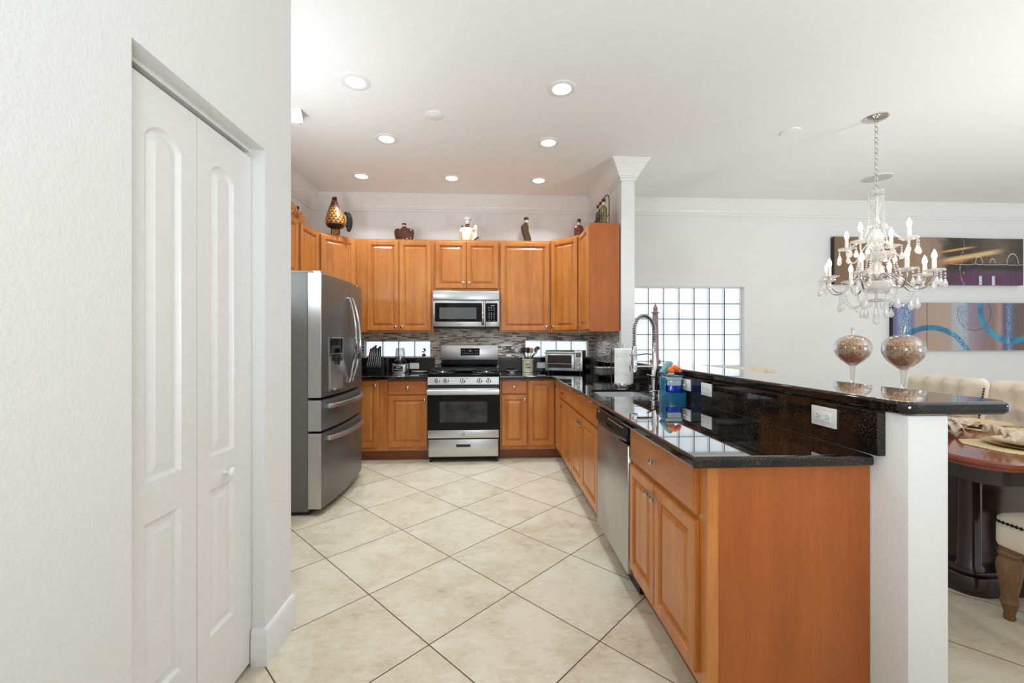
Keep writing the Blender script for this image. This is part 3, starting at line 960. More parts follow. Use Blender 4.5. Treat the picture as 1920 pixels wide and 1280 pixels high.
for z0, z1, hz in ((0.622, 0.848, 0.795), (0.052, 0.604, 0.555)):
    d = curved_front(0.0, FW, z0, z1).build('drawer', 'fridge', t)
    pts = []
    for j in range(25):
        u = j / 24; x = 0.075 + (FW - 0.15) * u
        pts.append((x, curve_y(x) - 0.012 - 0.045 * math.sin(PI * u) ** 0.6, hz))
    k = MB()
    loops = []
    for p in pts:
        loops.append([(p[0], p[1] - 0.010, p[2] - 0.016), (p[0], p[1] - 0.010, p[2] + 0.010), (p[0], p[1] - 0.004, p[2] + 0.018), (p[0], p[1] + 0.008, p[2] + 0.018), (p[0], p[1] + 0.008, p[2] - 0.016)])
    k.rings(loops)
    for x in (0.08, FW - 0.08):
        k.box(x - 0.012, x + 0.012, curve_y(x) - 0.022, curve_y(x) + 0.003, hz - 0.014, hz + 0.016, 0.003)
    k.build('handle', 'fridge_edge', d)
text('badge', 'LG', 0.022, 'fridge_edge', fd[1], (FW - 0.07, curve_y(FW - 0.07) - 0.001, 1.72), (R(90), 0, R(-9)))

# ---------------------------------------------------------------- gas range
t = thing('gas_range', 'stainless gas range with black oven window and five knobs', 'stove', (-0.672, 4.44, 0))
RW = 0.752
k = MB(); k.box(0, RW, 0.035, 0.64, 0.05, 0.905); k.build('body', 'black', t, smooth=0)
for x in (0.03, RW - 0.03):
    for y in (0.06, 0.60):
        k = MB(); k.cyl((x, y, 0), (x, y, 0.052), 0.016); k.build('foot', 'black', t)
k = MB(); k.box(0.008, RW - 0.008, 0.012, 0.035, 0.062, 0.245, 0.004); dr = k.build('storage_drawer', 'steel', t)
k = MB(); k.box(0.30, 0.45, 0.006, 0.0115, 0.165, 0.195, 0.002); k.build('handle', 'black', dr)
k = MB(); k.box(0.296, 0.454, 0.002, 0.012, 0.194, 0.200, 0.002); k.build('handle_lip', 'chrome', dr)
k = MB(); k.box(0.002, RW - 0.002, 0.0, 0.034, 0.262, 0.345, 0.003); k.box(0.002, RW - 0.002, 0.0, 0.034, 0.716, 0.786, 0.003)
od = k.build('oven_door', 'steel', t)
k = MB(); k.box(0.002, RW - 0.002, 0.003, 0.034, 0.3455, 0.7155); k.build('door_glass', 'black_gloss', od, smooth=0)
k = MB(); k.box(0.125, RW - 0.125, 0.0015, 0.0028, 0.425, 0.648); k.build('window', 'oven_glass', od, smooth=0)
k = MB(); k.box(0.15, RW - 0.125, 0.0006, 0.0014, 0.566, 0.570); k.build('rack_line', 'iron', od, smooth=0)
k = MB()
pts = rounded(-0.030, -0.006, 0.722, 0.772, 0.010, 4)
k.rings([[(x, y, z) for y, z in pts] for x in (-0.002, RW + 0.002)])
for x in (0.04, RW - 0.04): k.box(x - 0.015, x + 0.015, -0.008, 0.002, 0.735, 0.76)
k.build('handle', 'steel', od)
bd = thing('badge', '', '', (0, 0, 0)); 
for p_ in ('label', 'category'): del bd[p_]
bpy.data.objects.remove(bd)
k = MB(); k.tube([(0.376 + 0.016 * math.cos(2 * PI * i / 24), -0.0008, 0.303 + 0.016 * math.sin(2 * PI * i / 24)) for i in range(24)], 0.0016, 6, True); k.build('badge_ring', 'grey_print', od)
text('badge_letters', 'GE', 0.017, 'grey_print', od, (0.376, -0.0006, 0.303))
k = MB()
k.rings([[(x, 0.008, 0.818), (x, -0.006, 0.826), (x, 0.006, 0.905), (x, 0.05, 0.912), (x, 0.05, 0.818)] for x in (0.002, RW - 0.002)]); cp = k.build('control_panel', 'steel', t, smooth=0)
for x in (0.105, 0.197, 0.368, 0.545, 0.640):
    k = MB(); k.lathe([(0.030, 0), (0.030, 0.004), (0.0245, 0.006), (0.022, 0.024), (0.019, 0.027), (0, 0.028)], 24, axis='y')
    kn = k.build('knob', 'chrome', cp, (x, 0.0, 0.868), (R(-7), 0, 0))
    k = MB(); k.box(-0.004, 0.004, -0.0305, -0.02, -0.023, 0.023, 0.002); k.build('pointer', 'iron', kn)
k = MB(); k.box(0.40, 0.425, -0.001, 0.004, 0.888, 0.892); k.build('printed_lettering', 'grey_print', cp, smooth=0)
k = MB(); k.box(0.0, RW, 0.0, 0.60, 0.913, 0.945, 0.006); k.build('cooktop', 'black_gloss', t)
def grate(x0, x1, y0, y1, z, plate=False):
    k = MB()
    k.box(x0, x1, y0, y0 + 0.012, z - 0.012, z); k.box(x0, x1, y1 - 0.012, y1, z - 0.012, z)
    k.box(x0, x0 + 0.012, y0, y1, z - 0.012, z); k.box(x1 - 0.012, x1, y0, y1, z - 0.012, z)
    if plate:
        k.box(x0 + 0.015, x1 - 0.015, y0 + 0.03, y1 - 0.03, z - 0.014, z - 0.004, 0.003)
    else:
        xm = (x0 + x1) / 2
        k.box(xm - 0.005, xm + 0.005, y0, y1, z - 0.011, z)
        for f in (0.25, 0.5, 0.75):
            y = y0 + (y1 - y0) * f
            k.box(x0, x1, y - 0.005, y + 0.005, z - 0.011, z)
    for x in (x0 + 0.006, x1 - 0.006):
        for y in (y0 + 0.006, y1 - 0.006):
            k.box(x - 0.006, x + 0.006, y - 0.006, y + 0.006, 0.945, z - 0.01)
    return k
for x0, x1, pl in ((0.015, 0.262, False), (0.268, 0.484, True), (0.490, RW - 0.015, False)):
    grate(x0, x1, 0.03, 0.56, 0.978, pl).build('griddle' if pl else 'grate', 'iron', t, smooth=0)
for x in (0.138, 0.614):
    for y in (0.16, 0.43):
        k = MB(); k.lathe([(0.050, 0.945), (0.050, 0.951), (0.036, 0.953), (0.036, 0.962), (0.030, 0.965), (0, 0.965)], 24, (x, y, 0)); k.build('burner', 'steel', t)
k = MB(); k.box(0.075, RW - 0.005, 0.60, 0.635, 0.905, 1.06); k.build('back_riser', 'black_gloss', t, smooth=0)
k = MB(); k.box(0.068, RW - 0.002, 0.575, 0.637, 1.06, 1.235, 0.004); bg = k.build('backguard', 'steel', t)
k = MB(); k.box(0.305, 0.530, 0.5725, 0.5745, 1.112, 1.198, 0.0008, 1); cl = k.build('display', 'black_gloss', bg)
text('clock_digits', '06', 0.030, 'mark', cl, (0.418, 0.572, 1.168))
k = MB()
for x, z in [(0.325, 1.17), (0.35, 1.17), (0.485, 1.17), (0.508, 1.17), (0.325, 1.138), (0.35, 1.138), (0.378, 1.138), (0.404, 1.138), (0.424, 1.138), (0.452, 1.138), (0.485, 1.138), (0.508, 1.138)]:
    k.box(x - 0.005, x + 0.005, 0.5718, 0.5724, z - 0.002, z + 0.002)
k.build('printed_lettering', 'mark', cl, smooth=0)

# ---------------------------------------------------------------- over-the-range microwave
t = thing('microwave', 'stainless microwave with dark window mounted above the stove', 'microwave', (-0.655, 4.725, 1.428))
MW, MH = 0.742, 0.42
k = MB(); k.box(0.0, MW, 0.02, 0.375, 0.0, MH - 0.002, 0.003); k.build('body', 'black', t)
k = MB(); k.box(0.0, MW, -0.004, 0.022, 0.318, MH, 0.004); k.build('vent_panel', 'steel', t)
k = MB(); k.box(0.0, 0.584, 0.0, 0.02, 0.018, 0.312, 0.004); md = k.build('door', 'steel', t)
k = MB(); k.prism(rounded(0.022, 0.545, 0.072, 0.282, 0.012), 0, 0.002); k.move(Matrix.Rotation(R(90), 4, 'X')); k.build('door_glass', 'black_gloss', md, (0, 0.0, 0), smooth=0)
k = MB(); k.box(0.072, 0.485, -0.0032, -0.0022, 0.105, 0.232); k.build('window', 'mw_glass', md, smooth=0)
k = MB()
k.tube([(0.557, -0.004, 0.045), (0.557, -0.032, 0.06), (0.557, -0.040, 0.10), (0.557, -0.042, 0.165), (0.557, -0.040, 0.24), (0.557, -0.032, 0.285), (0.557, -0.004, 0.30)], 0.0135, 12); k.build('handle', 'chrome', md)
text('brand_label', 'FRIGIDAIRE', 0.012, 'grey_print', md, (0.295, -0.0006, 0.042))
k = MB(); k.box(0.587, MW, 0.0, 0.02, 0.018, 0.312, 0.004); pn = k.build('control_panel', 'steel', t)
k = MB(); k.prism(rounded(0.590, 0.722, 0.072, 0.282, 0.012), 0, 0.002); k.move(Matrix.Rotation(R(90), 4, 'X')); kp = k.build('keypad', 'black_gloss', pn, smooth=0)
k = MB()
for z in (0.236, 0.218, 0.200, 0.170, 0.152, 0.134, 0.116, 0.088):
    for x in (0.628, 0.655, 0.684):
        if z == 0.088 and x == 0.655: continue
        k.box(x - 0.0045, x + 0.0045, -0.0027, -0.0021, z - 0.0018, z + 0.0018)
k.box(0.650, 0.686, -0.0027, -0.0021, 0.254, 0.2575)
k.build('printed_lettering', 'mark', kp, smooth=0)

# ---------------------------------------------------------------- dishwasher (faces -x)
t = thing('dishwasher', 'stainless dishwasher with black control strip in the peninsula run', 'dishwasher', (0.69, DW1, 0), R(-90))
DWW = DW1 - DW0
k = MB(); k.box(0.004, DWW - 0.004, 0.03, 0.55, 0.10, 0.868); k.build('body', 'black', t, smooth=0)
k = MB(); k.box(0.006, DWW - 0.006, -0.004, 0.03, 0.105, 0.755, 0.006); k.build('door', 'steel_v', t)
k = MB(); k.box(0.01, DWW - 0.01, 0.06, 0.10, 0.0, 0.10); k.build('toe_panel', 'black', t, smooth=0)
k = MB()
n = 20
loops = []
for i in range(n + 1):
    x = 0.005 + (DWW - 0.01) * i / n
    sag = 0.022 * math.sin(PI * i / n)
    loops.append([(x, 0.03, 0.760), (x, -0.006, 0.775 - sag), (x, -0.012, 0.785 - sag), (x, -0.012, 0.800 - sag * 0.6), (x, -0.006, 0.808), (x, -0.002, 0.866), (x, 0.03, 0.868)])
k.rings(loops); cp = k.build('control_strip', 'black', t, smooth=50)
k = MB(); k.box(0.17, 0.36, -0.0135, -0.006, 0.783, 0.800, 0.003); k.build('pocket_handle', 'black_gloss', cp)
k = MB()
for i in range(16):
    x = 0.27 + 0.018 * i
    k.box(x - 0.004, x + 0.004, -0.0058, -0.0045, 0.826 + 0.004 * (i % 2), 0.831 + 0.004 * (i % 2))
k.build('printed_lettering', 'mark', cp, smooth=0)
k = MB(); k.box(0.04, 0.075, -0.006, -0.0045, 0.835, 0.842); k.build('brand_mark', 'mark', cp, smooth=0)

# ---------------------------------------------------------------- sink, faucet and what stands by it
t = thing('sink', 'undermount stainless steel sink set into the peninsula countertop', 'sink', (0.921, 2.951, CT0))
k = MB()
def rr(i, z, r=0.05):
    return [(x - 0.921, y - 2.951, z) for x, y in rounded(0.742 + i, 1.100 - i, 2.752 + i, 3.150 - i, max(0.012, r - i * 0.4), 6)]
k.rings([rr(-0.012, -0.003), rr(0.003, -0.003), rr(0.003, 0.022), rr(0.006, 0.022), rr(0.007, -0.03), rr(0.008, -0.17), rr(0.030, -0.195), rr(0.10, -0.200)], cap0=False)
k.build('basin', m_steel('sink_steel', 215, 0.5, 'y'), t, smooth=40, solid=0.0012)
k = MB(); k.lathe([(0.04, -0.1975), (0.04, -0.1955), (0.028, -0.1965), (0, -0.1968)], 24); k.build('drain', 'chrome', t)

FX, FY = 1.168, 2.96
t = thing('faucet', 'tall chrome spring neck faucet with pull down sprayer behind the sink', 'faucet', (FX, FY, CT1))
k = MB(); k.lathe([(0.030, 0), (0.030, 0.006), (0.022, 0.012), (0.0195, 0.03), (0.0195, 0.235), (0.015, 0.242), (0.0135, 0.36), (0, 0.362)], 24); k.build('column', 'chrome', t)
path = [(0, 0, 0.30), (0, 0, 0.36), (0, 0, 0.43)]
for i in range(1, 20):
    a = PI * i / 20
    path.append((-0.0725 + 0.0725 * math.cos(a), 0, 0.43 + 0.122 * math.sin(a)))
path += [(-0.145, 0, 0.43), (-0.145, 0, 0.37), (-0.145, 0, 0.33)]
k = MB(); k.tube(path, 0.0075, 10); k.build('hose', 'black', t)
# spring coiled round the hose
def along(path, s):
    seg = [(Vector(b) - Vector(a)).length for a, b in zip(path, path[1:])]
    tot = sum(seg); d = s * tot
    for (a, b), L in zip(zip(path, path[1:]), seg):
        if d <= L or (a, b) == (path[-2], path[-1]):
            return Vector(a).lerp(Vector(b), min(1, d / L)), (Vector(b) - Vector(a)).normalized()
        d -= L
pts = []
N = 46 * 10
for i in range(N + 1):
    p, d = along(path, i / N)
    a = Vector((0, 1, 0)); c = d.cross(a).normalized()
    ang = 2 * PI * i / 10
    pts.append(p + a * 0.0145 * math.cos(ang) + c * 0.0145 * math.sin(ang))
k = MB(); k.tube(pts, 0.0026, 5); k.build('spring', 'chrome', t)
k = MB(); k.lathe([(0.014, 0.335), (0.016, 0.33), (0.0165, 0.30), (0.0205, 0.285), (0.0215, 0.21), (0.020, 0.175), (0.0235, 0.165), (0.0235, 0.15), (0, 0.149)], 20, (-0.145, 0, 0)); k.build('spray_head', 'chrome', t)
k = MB(); k.tube([(0, 0, 0.275), (-0.06, 0, 0.28), (-0.12, 0, 0.272)], 0.0055, 8); k.tube([(-0.145 + 0.027 * math.cos(2 * PI * i / 20), 0.027 * math.sin(2 * PI * i / 20), 0.272) for i in range(20)], 0.005, 6, True)
k.build('docking_arm', 'chrome', t)
k = MB(); k.cyl((0.012, 0, 0.185), (-0.17, 0, 0.185), 0.0125, 0.0125, 14); k.cyl((-0.165, 0, 0.197), (-0.165, 0, 0.150), 0.0150, 0.0135, 14); k.build('pot_filler', 'chrome', t)
k = MB(); k.cyl((0, -0.018, 0.10), (0, -0.045, 0.10), 0.013); k.tube([(0, -0.04, 0.10), (-0.02, -0.052, 0.115), (-0.075, -0.062, 0.135)], [0.007, 0.006, 0.005], 8); k.build('lever', 'chrome', t)
t = thing('soap_pump', 'low chrome soap pump with a flat spout at the sink edge', 'soap pump', (1.135, 2.79, CT1))
k = MB(); k.lathe([(0.018, 0), (0.018, 0.005), (0.010, 0.008), (0.009, 0.022), (0.013, 0.024), (0.013, 0.034), (0, 0.036)], 18); k.build('body', 'chrome', t)
k = MB(); k.tube([(0, 0, 0.030), (-0.04, 0.004, 0.032), (-0.062, 0.006, 0.026)], [0.007, 0.006, 0.005], 8); k.build('spout', 'chrome', t)

m_teal = plain('clear_blue_plastic', (24, 106, 142), 0.12, var=0.05)
m_blue = plain('blue_dish_soap', (16, 62, 178), 0.08, var=0.05)
t = thing('soap_caddy', 'blue plastic sink caddy with a tank of dark blue dish soap', 'soap dispenser', (1.172, 2.655, CT1))
k = MB()
pts = rounded(-0.062, 0.060, -0.072, 0.080, 0.018, 4)
k.rings([[(x, y, 0) for x, y in pts], [(x, y, 0.012) for x, y in pts], [(x * 1.02, y * 1.02, 0.045 + 0.02 * (y + 0.07) / 0.15) for x, y in pts],
         [(x * 0.96, y * 0.96, 0.045 + 0.02 * (y + 0.07) / 0.15) for x, y in pts], [(x * 0.94, y * 0.94, 0.014) for x, y in pts]])
k.build('tray', m_teal, t)
k = MB(); k.prism(rounded(-0.042, 0.042, -0.030, 0.066, 0.012), 0.014, 0.085, 0.004); k.build('soap', m_blue, t)
k = MB(); k.prism(rounded(-0.044, 0.044, -0.033, 0.069, 0.012), 0.0855, 0.122, 0.004); k.build('tank_top', plain('pale_clear_plastic', (178, 196, 214), 0.1), t)
k = MB(); k.prism(rounded(-0.050, 0.048, -0.040, 0.074, 0.014), 0.1225, 0.142, 0.004); k.build('lid', plain('grey_lid', (196, 198, 196), 0.3), t)
k = MB(); k.box(-0.052, 0.050, -0.05, 0.076, 0.1425, 0.152, 0.004); k.build('sponge_rest', m_teal, t)
k = MB(); k.box(-0.058, -0.050, -0.01, 0.078, 0.01, 0.135, 0.003); k.build('back_plate', m_teal, t)
t = thing('sponge', 'blue green scrubbing sponge tilted on top of the soap caddy', 'sponge', (1.125, 2.725, CT1 + 0.1535))
k = MB(); k.box(-0.016, 0.012, -0.03, 0.03, 0.004, 0.098, 0.005, rot=Matrix.Rotation(R(38), 3, 'Y'), at=(0, 0, 0.0)); k.build('scrub_face', plain('blue_green_sponge', (112, 160, 162), 0.9, var=0.2, scale=200), t)
t = thing('dish_brush', 'orange scrub brush lying on the soap caddy against the bar', 'brush', (1.160, 2.660, CT1 + 0.1535))
k = MB(); k.ball((0.0, 0, 0.026), 0.024, (1.0, 1.1, 1.05), 14); k.tube([(0.0, 0, 0.032), (0.02, -0.005, 0.045), (0.045, -0.01, 0.034), (0.058, -0.012, 0.018)], [0.016, 0.02, 0.018, 0.010], 10)
k.build('grip', plain('orange_rubber', (236, 112, 52), 0.5, var=0.08), t)
k = MB(); k.lathe([(0.020, 0.0), (0.022, 0.008), (0.018, 0.012), (0, 0.012)], 16); k.build('bristles', plain('pale_bristles', (228, 206, 170), 0.8), t)

# paper towel on its holder
t = thing('paper_towel_holder', 'white paper towel roll on a round steel holder behind the sink', 'paper towel', (1.07, 3.345, CT1))
k = MB(); k.lathe([(0.085, 0), (0.087, 0.004), (0.087, 0.026), (0.082, 0.032), (0, 0.033)], 40); k.build('base', 'chrome', t)
k = MB(); k.lathe([(0.006, 0.033), (0.006, 0.318), (0.011, 0.322), (0.013, 0.335), (0.008, 0.346), (0, 0.348)], 16); k.build('post', 'chrome', t)
g = G('printed_paper_towel')
q = g.xyz(g.coord()); an = g.math('ARCTAN2', q[1], q[0])
band = g.math('MAXIMUM', g.math('LESS_THAN', g.math('ABSOLUTE', g.math('SUBTRACT', q[2], 0.255)), 0.017), g.math('LESS_THAN', g.math('ABSOLUTE', g.math('SUBTRACT', q[2], 0.112)), 0.017))
dots = g.voro(g.comb(g.math('MULTIPLY', an, 0.075), q[2], 0.0), 150)
mk = g.math('MULTIPLY', band, g.math('LESS_THAN', dots, 0.30))
g.set(color=g.mix(mk, (238, 237, 233), (128, 126, 126)), rough=0.9); g.bump(g.noise(g.coord(), 160, 2), 0.3, 0.003)
k = MB(); k.lathe([(0.074, 0.0335), (0.0745, 0.305), (0.070, 0.309), (0.022, 0.309), (0.021, 0.295), (0, 0.295)], 48); k.build('roll', g.m, t)
k = MB(); k.tube([(-0.092, 0.03, 0.01), (-0.092, 0.03, 0.30), (-0.094, 0.03, 0.315)], 0.004, 8); k.build('tension_arm', 'iron', t)

# square plates in a wire rack
t = thing('plate_rack', 'black wire carrier holding a stack of square plates', 'plate rack', (1.13, 4.10, CT1))
k = MB()
for x in (-0.105, 0.105):
    k.tube([(x, -0.04, 0), (x, -0.04, 0.034), (x, 0.04, 0.034), (x, 0.04, 0.0)], 0.0028, 6)
for y in (-0.04, 0.04):
    k.tube([(-0.105, y, 0.033), (0.105, y, 0.033)], 0.0028, 6)
k.tube([(-0.02, -0.112, 0.033)] + [(-0.02 + 0.0 * i, -0.112, 0.033 + 0.012 * i) for i in range(1, 9)], 0.0028, 6)
k.tube([(-0.05, -0.112, 0.033), (-0.05, -0.112, 0.12)] + [(-0.015 - 0.035 * math.cos(PI * i / 10), -0.112, 0.12 + 0.06 * math.sin(PI * i / 10)) for i in range(1, 10)] + [(0.02, -0.112, 0.12), (0.02, -0.112, 0.033)], 0.0028, 6)
k.tube([(-0.015, -0.112, 0.033), (-0.015, 0.112, 0.033)], 0.0028, 6)
k.build('wire_frame', 'iron', t)
p0 = None
for i in range(5):
    nm = ['bottom white square plate of the stack in the wire carrier', 'second white square plate from the bottom of the stack', 'middle white square plate of the stack in the carrier',
          'fourth white square plate from the bottom of the stack', 'top white square plate of the stack in the wire carrier'][i]
    z = CT1 + 0.0365 + i * 0.0152
    if p0 is None:
        p0 = thing('square_plate', nm, 'plate', (1.13, 4.10, z), 0, 'stacked square plates')
        k = MB()
        def sq(s, zz): return [(x, y, zz) for x, y in rounded(-s, s, -s, s, 0.012, 3)]
        k.rings([sq(0.062, 0), sq(0.078, 0.002), sq(0.098, 0.0105), sq(0.099, 0.0125), sq(0.094, 0.0135), sq(0.076, 0.0055), sq(0.03, 0.004)]); k.build('dish', 'porcelain', p0)
        k = MB(); k.rings([sq(0.0985, 0.0128), sq(0.100, 0.0118), sq(0.100, 0.0138), sq(0.0985, 0.0142)], cap0=False, cap1=False); k.build('dark_rim', 'black', p0)
    else:
        c = copy_tree(p0); c.location = (1.13, 4.10, z); c['label'] = nm

# ---------------------------------------------------------------- outlets
def outlet(loc, rz, label, kind='duplex', wide=False):
    t = thing('wall_outlet', label, 'outlet', loc, rz, 'white outlets on the granite upstands')
    w, h = (0.115, 0.072)
    k = MB(); k.box(-w / 2, w / 2, -0.006, 0.0, -h / 2, h / 2, 0.0025); k.build('cover_plate', 'white', t)
    if kind == 'duplex':
        for x in (-0.02, 0.02):
            k = MB(); k.prism(rounded(x - 0.0145, x + 0.0145, -0.017, 0.017, 0.010), 0.006, 0.0078); k.move(Matrix.Rotation(R(90), 4, 'X')); s_ = k.build('socket', 'porcelain', t)
            k = MB()
            k.box(x - 0.007, x + 0.001, -0.0083, -0.0079, 0.005, 0.007); k.box(x - 0.006, x + 0.001, -0.0083, -0.0079, -0.007, -0.005); k.box(x + 0.005, x + 0.009, -0.0083, -0.0079, -0.002, 0.002)
            k.build('slots', 'outlet_slot', s_, smooth=0)
    elif kind == 'switch':
        k = MB(); k.box(-0.012, 0.012, -0.0065, -0.0055, -0.006, 0.006); k.build('toggle_slot', 'outlet_slot', t, smooth=0)
        k = MB(); k.box(-0.004, 0.010, -0.022, -0.006, -0.004, 0.004, 0.0015, rot=Matrix.Rotation(R(25), 3, 'Z')); k.build('toggle', 'white', t)
    else:
        k = MB(); k.box(-0.036, 0.036, -0.009, -0.006, -0.018, 0.018, 0.001); s_ = k.build('socket', 'porcelain', t)
        k = MB()
        for x in (-0.022, 0.022):
            k.box(x - 0.007, x + 0.001, -0.0095, -0.0091, 0.005, 0.007); k.box(x - 0.006, x + 0.001, -0.0095, -0.0091, -0.007, -0.005); k.box(x + 0.005, x + 0.009, -0.0095, -0.0091, -0.002, 0.002)
        k.build('slots', 'outlet_slot', s_, smooth=0)
        k = MB(); k.box(-0.006, 0.006, -0.0103, -0.009, 0.003, 0.009); k.box(-0.006, 0.006, -0.0103, -0.009, -0.009, -0.003); k.build('test_buttons', 'white', s_, smooth=0)
    return t
outlet((GX - 0.0004, 2.60, 1.008), R(-90), 'white toggle switch plate beside the soap caddy', 'switch')
outlet((GX - 0.0004, 2.352, 1.006), R(-90), 'white duplex outlet second from the faucet on the granite')
outlet((GX - 0.0004, 1.50, 1.004), R(-90), 'large white outlet with test buttons nearest the pillar end', 'gfci')
outlet((-0.925, 5.0875, 0.985), 0, 'white outlet right of the blender base')
outlet((0.610, 5.0875, 0.990), 0, 'white outlet between the utensil crock and toaster oven')

# ---------------------------------------------------------------- things on the rear counters
t = thing('knife_block', 'black knife block with slanted steel knife slots beside the refrigerator', 'knife block', (-1.355, 4.985, CT1))
k = MB(); k.rings([[(x, -0.075, 0.0), (x, 0.06, 0.0), (x, 0.075, 0.14), (x, -0.02, 0.185), (x, -0.075, 0.10)] for x in (-0.085, 0.085)]); k.build('block', 'black', t, smooth=0)
knives = None
for i in range(7):
    x = -0.072 + 0.024 * i
    m = [plain('burgundy_handle', (112, 28, 62), 0.4), 'black'][0 if i in (1, 2) else 1]
    kt = thing('kitchen_knife', ['black handled knife at the left end of the knife block', 'burgundy handled knife, second in the knife block', 'taller burgundy handled knife, third in the knife block', 'black handled knife in the middle of the block',
               'black handled knife right of the block middle', 'black handled knife, second from the right in the block', 'black handled knife at the right end of the knife block'][i], 'knife',
               (-1.355 + x, 4.985 - 0.068, CT1 + 0.112), 0, 'knives in the block')
    L = 0.105 + 0.012 * ((i * 5) % 4)
    k = MB(); k.box(-0.0075, 0.0075, -0.0105, 0.0105, 0.072, 0.072 + L, 0.004, rot=Matrix.Rotation(R(12 - 2 * i), 3, 'Y'), at=(0, 0, 0.0)); k.build('handle', m, kt)
    k = MB(); k.box(-0.0045, 0.0045, -0.0215, -0.0125, -0.045, 0.074, 0.001, rot=Matrix.Rotation(R(12 - 2 * i), 3, 'Y') @ Matrix.Rotation(R(-6), 3, 'X'), at=(0, 0, 0)); k.build('blade', 'steel_v', kt)
t = thing('blender', 'small blender with a clear inverted cup on a silver base', 'blender', (-1.065, 4.96, CT1))
k = MB(); k.prism(rounded(-0.085, 0.085, -0.08, 0.085, 0.03), 0, 0.105, 0.012); k.move(Matrix.Identity(4)); k.build('base', 'steel', t)
k = MB(); k.box(-0.055, 0.045, -0.0835, -0.079, 0.03, 0.078, 0.002); pn = k.build('control_panel', 'black_gloss', t)
k = MB()
for i in range(5): k.box(-0.047 + i * 0.019, -0.035 + i * 0.019, -0.0842, -0.0836, 0.042, 0.050)
k.box(-0.03, 0.02, -0.0842, -0.0836, 0.062, 0.067)
k.build('printed_lettering', 'mark', pn, smooth=0)
k = MB(); k.lathe([(0.066, 0.1055), (0.068, 0.112), (0.066, 0.14), (0.060, 0.145), (0, 0.145)], 32); k.build('collar', 'black', t)
k = MB(); k.lathe([(0.060, 0.146), (0.062, 0.16), (0.052, 0.27), (0.046, 0.285), (0.040, 0.288), (0, 0.288)], 32); k.build('cup', m_thin_glass('blender_cup', (0.88, 0.9, 0.92, 1), 0.9, 0.2), t)
k = MB(); k.lathe([(0.010, 0.146), (0.012, 0.17), (0.004, 0.20), (0, 0.20)], 12)
for a in range(4):
    k.box(0.004, 0.040, -0.006, 0.006, 0.165, 0.168, rot=Matrix.Rotation(R(90 * a), 3, 'Z') @ Matrix.Rotation(R(-20), 3, 'Y'), at=(0, 0, 0.165))
k.build('blades', 'steel', t)
t = thing('spoon_rest', 'pale oval spoon dish on the counter left of the stove', 'dish', (-0.830, 4.93, CT1))
k = MB(); k.lathe([(0.035, 0), (0.06, 0.006), (0.095, 0.018), (0.097, 0.020), (0.06, 0.010), (0, 0.008)], 32, sx=1.0, sy=0.65); k.build('bowl', 'porcelain', t)
t = thing('spoon_rest', 'small red and white dish on the counter right of the stove', 'dish', (0.240, 4.90, CT1))
k = MB(); k.lathe([(0.028, 0), (0.03, 0.010), (0.065, 0.022), (0.067, 0.025), (0.028, 0.014), (0, 0.013)], 32, sx=1.0, sy=0.7); k.build('bowl', 'porcelain', t)
k = MB(); k.lathe([(0.040, 0.018), (0.05, 0.0215), (0.046, 0.024), (0, 0.026)], 24, sx=1.0, sy=0.7); k.build('red_pattern', plain('red_glaze', (150, 42, 36), 0.3, var=0.3, scale=60), t)
t = thing('window_figurine', 'tiny dark figurine on the sill of the small left window', 'figurine', (-0.822, 5.148, 1.098))
k = MB(); k.lathe([(0.022, 0), (0.024, 0.006), (0.019, 0.03), (0, 0.03)], 16); k.build('pot', plain('dark_plum_pot', (52, 40, 48), 0.6), t)
k = MB(); k.tube([(0, 0, 0.028), (0.004, 0, 0.06), (0.010, 0, 0.082)], 0.004, 6)
k.ball((-0.008, 0, 0.056), 0.013, (1.5, 0.6, 0.5), 10); k.ball((0.014, 0, 0.070), 0.011, (1.2, 0.6, 0.8), 10); k.ball((0.006, 0, 0.088), 0.013, (1.2, 0.6, 0.8), 10)
k.build('leaves', plain('dark_grey_leaf', (44, 48, 48), 0.7), t)

# utensil crock and what stands in it
CX_, CY_ = 0.432, 5.005
t = thing('utensil_crock', 'cream ceramic crock with a dark printed emblem holding cooking utensils', 'crock', (CX_, CY_, CT1))
g = G('cream_printed_crock')
q = g.xyz(g.coord())
front = g.math('LESS_THAN', q[1], -0.03)
rad = g.math('ADD', g.math('POWER', q[0], 2.0), g.math('POWER', g.math('SUBTRACT', q[2], 0.075), 2.0))
emb = g.math('MULTIPLY', g.math('MULTIPLY', g.math('LESS_THAN', rad, 0.0010), g.math('GREATER_THAN', g.noise(g.coord(), 55, 3), 0.53)), front)
mid = g.math('MULTIPLY', g.math('GREATER_THAN', q[2], 0.022), g.math('LESS_THAN', q[2], 0.132))
base = g.mix(mid, (232, 226, 208), g.ramp(g.noise(g.coord(), 25, 3), [(0.35, (206, 192, 150)), (0.65, (228, 218, 186))]))
g.set(color=g.mix(emb, base, (42, 36, 34)), rough=0.3)
k = MB(); k.lathe([(0.062, 0), (0.066, 0.004), (0.066, 0.14), (0.071, 0.146), (0.071, 0.156), (0.066, 0.158), (0.062, 0.152), (0.060, 0.02), (0, 0.016)], 36); k.build('pot', g.m, t)
g_ut = 'utensils in the crock'
def utensil(name, label, x, y, lean, m, mh, head):
    u = thing(name, label, 'utensil', (CX_ + x * 0.5, CY_ + y, CT1 + 0.022), 0, g_ut)
    k = MB(); k.tube([(0, 0, 0), (lean * 0.25, 0, 0.125), (lean * 0.5, 0, 0.165), (lean, 0, 0.21)], 0.0055, 8); h_ = k.build('handle', mh, u)
    k = MB(); head(k, Vector((lean, 0, 0.21))); k.build('head', m, u)
m_spoonwood = plain('pale_wood_spoon', (204, 160, 118), 0.6)
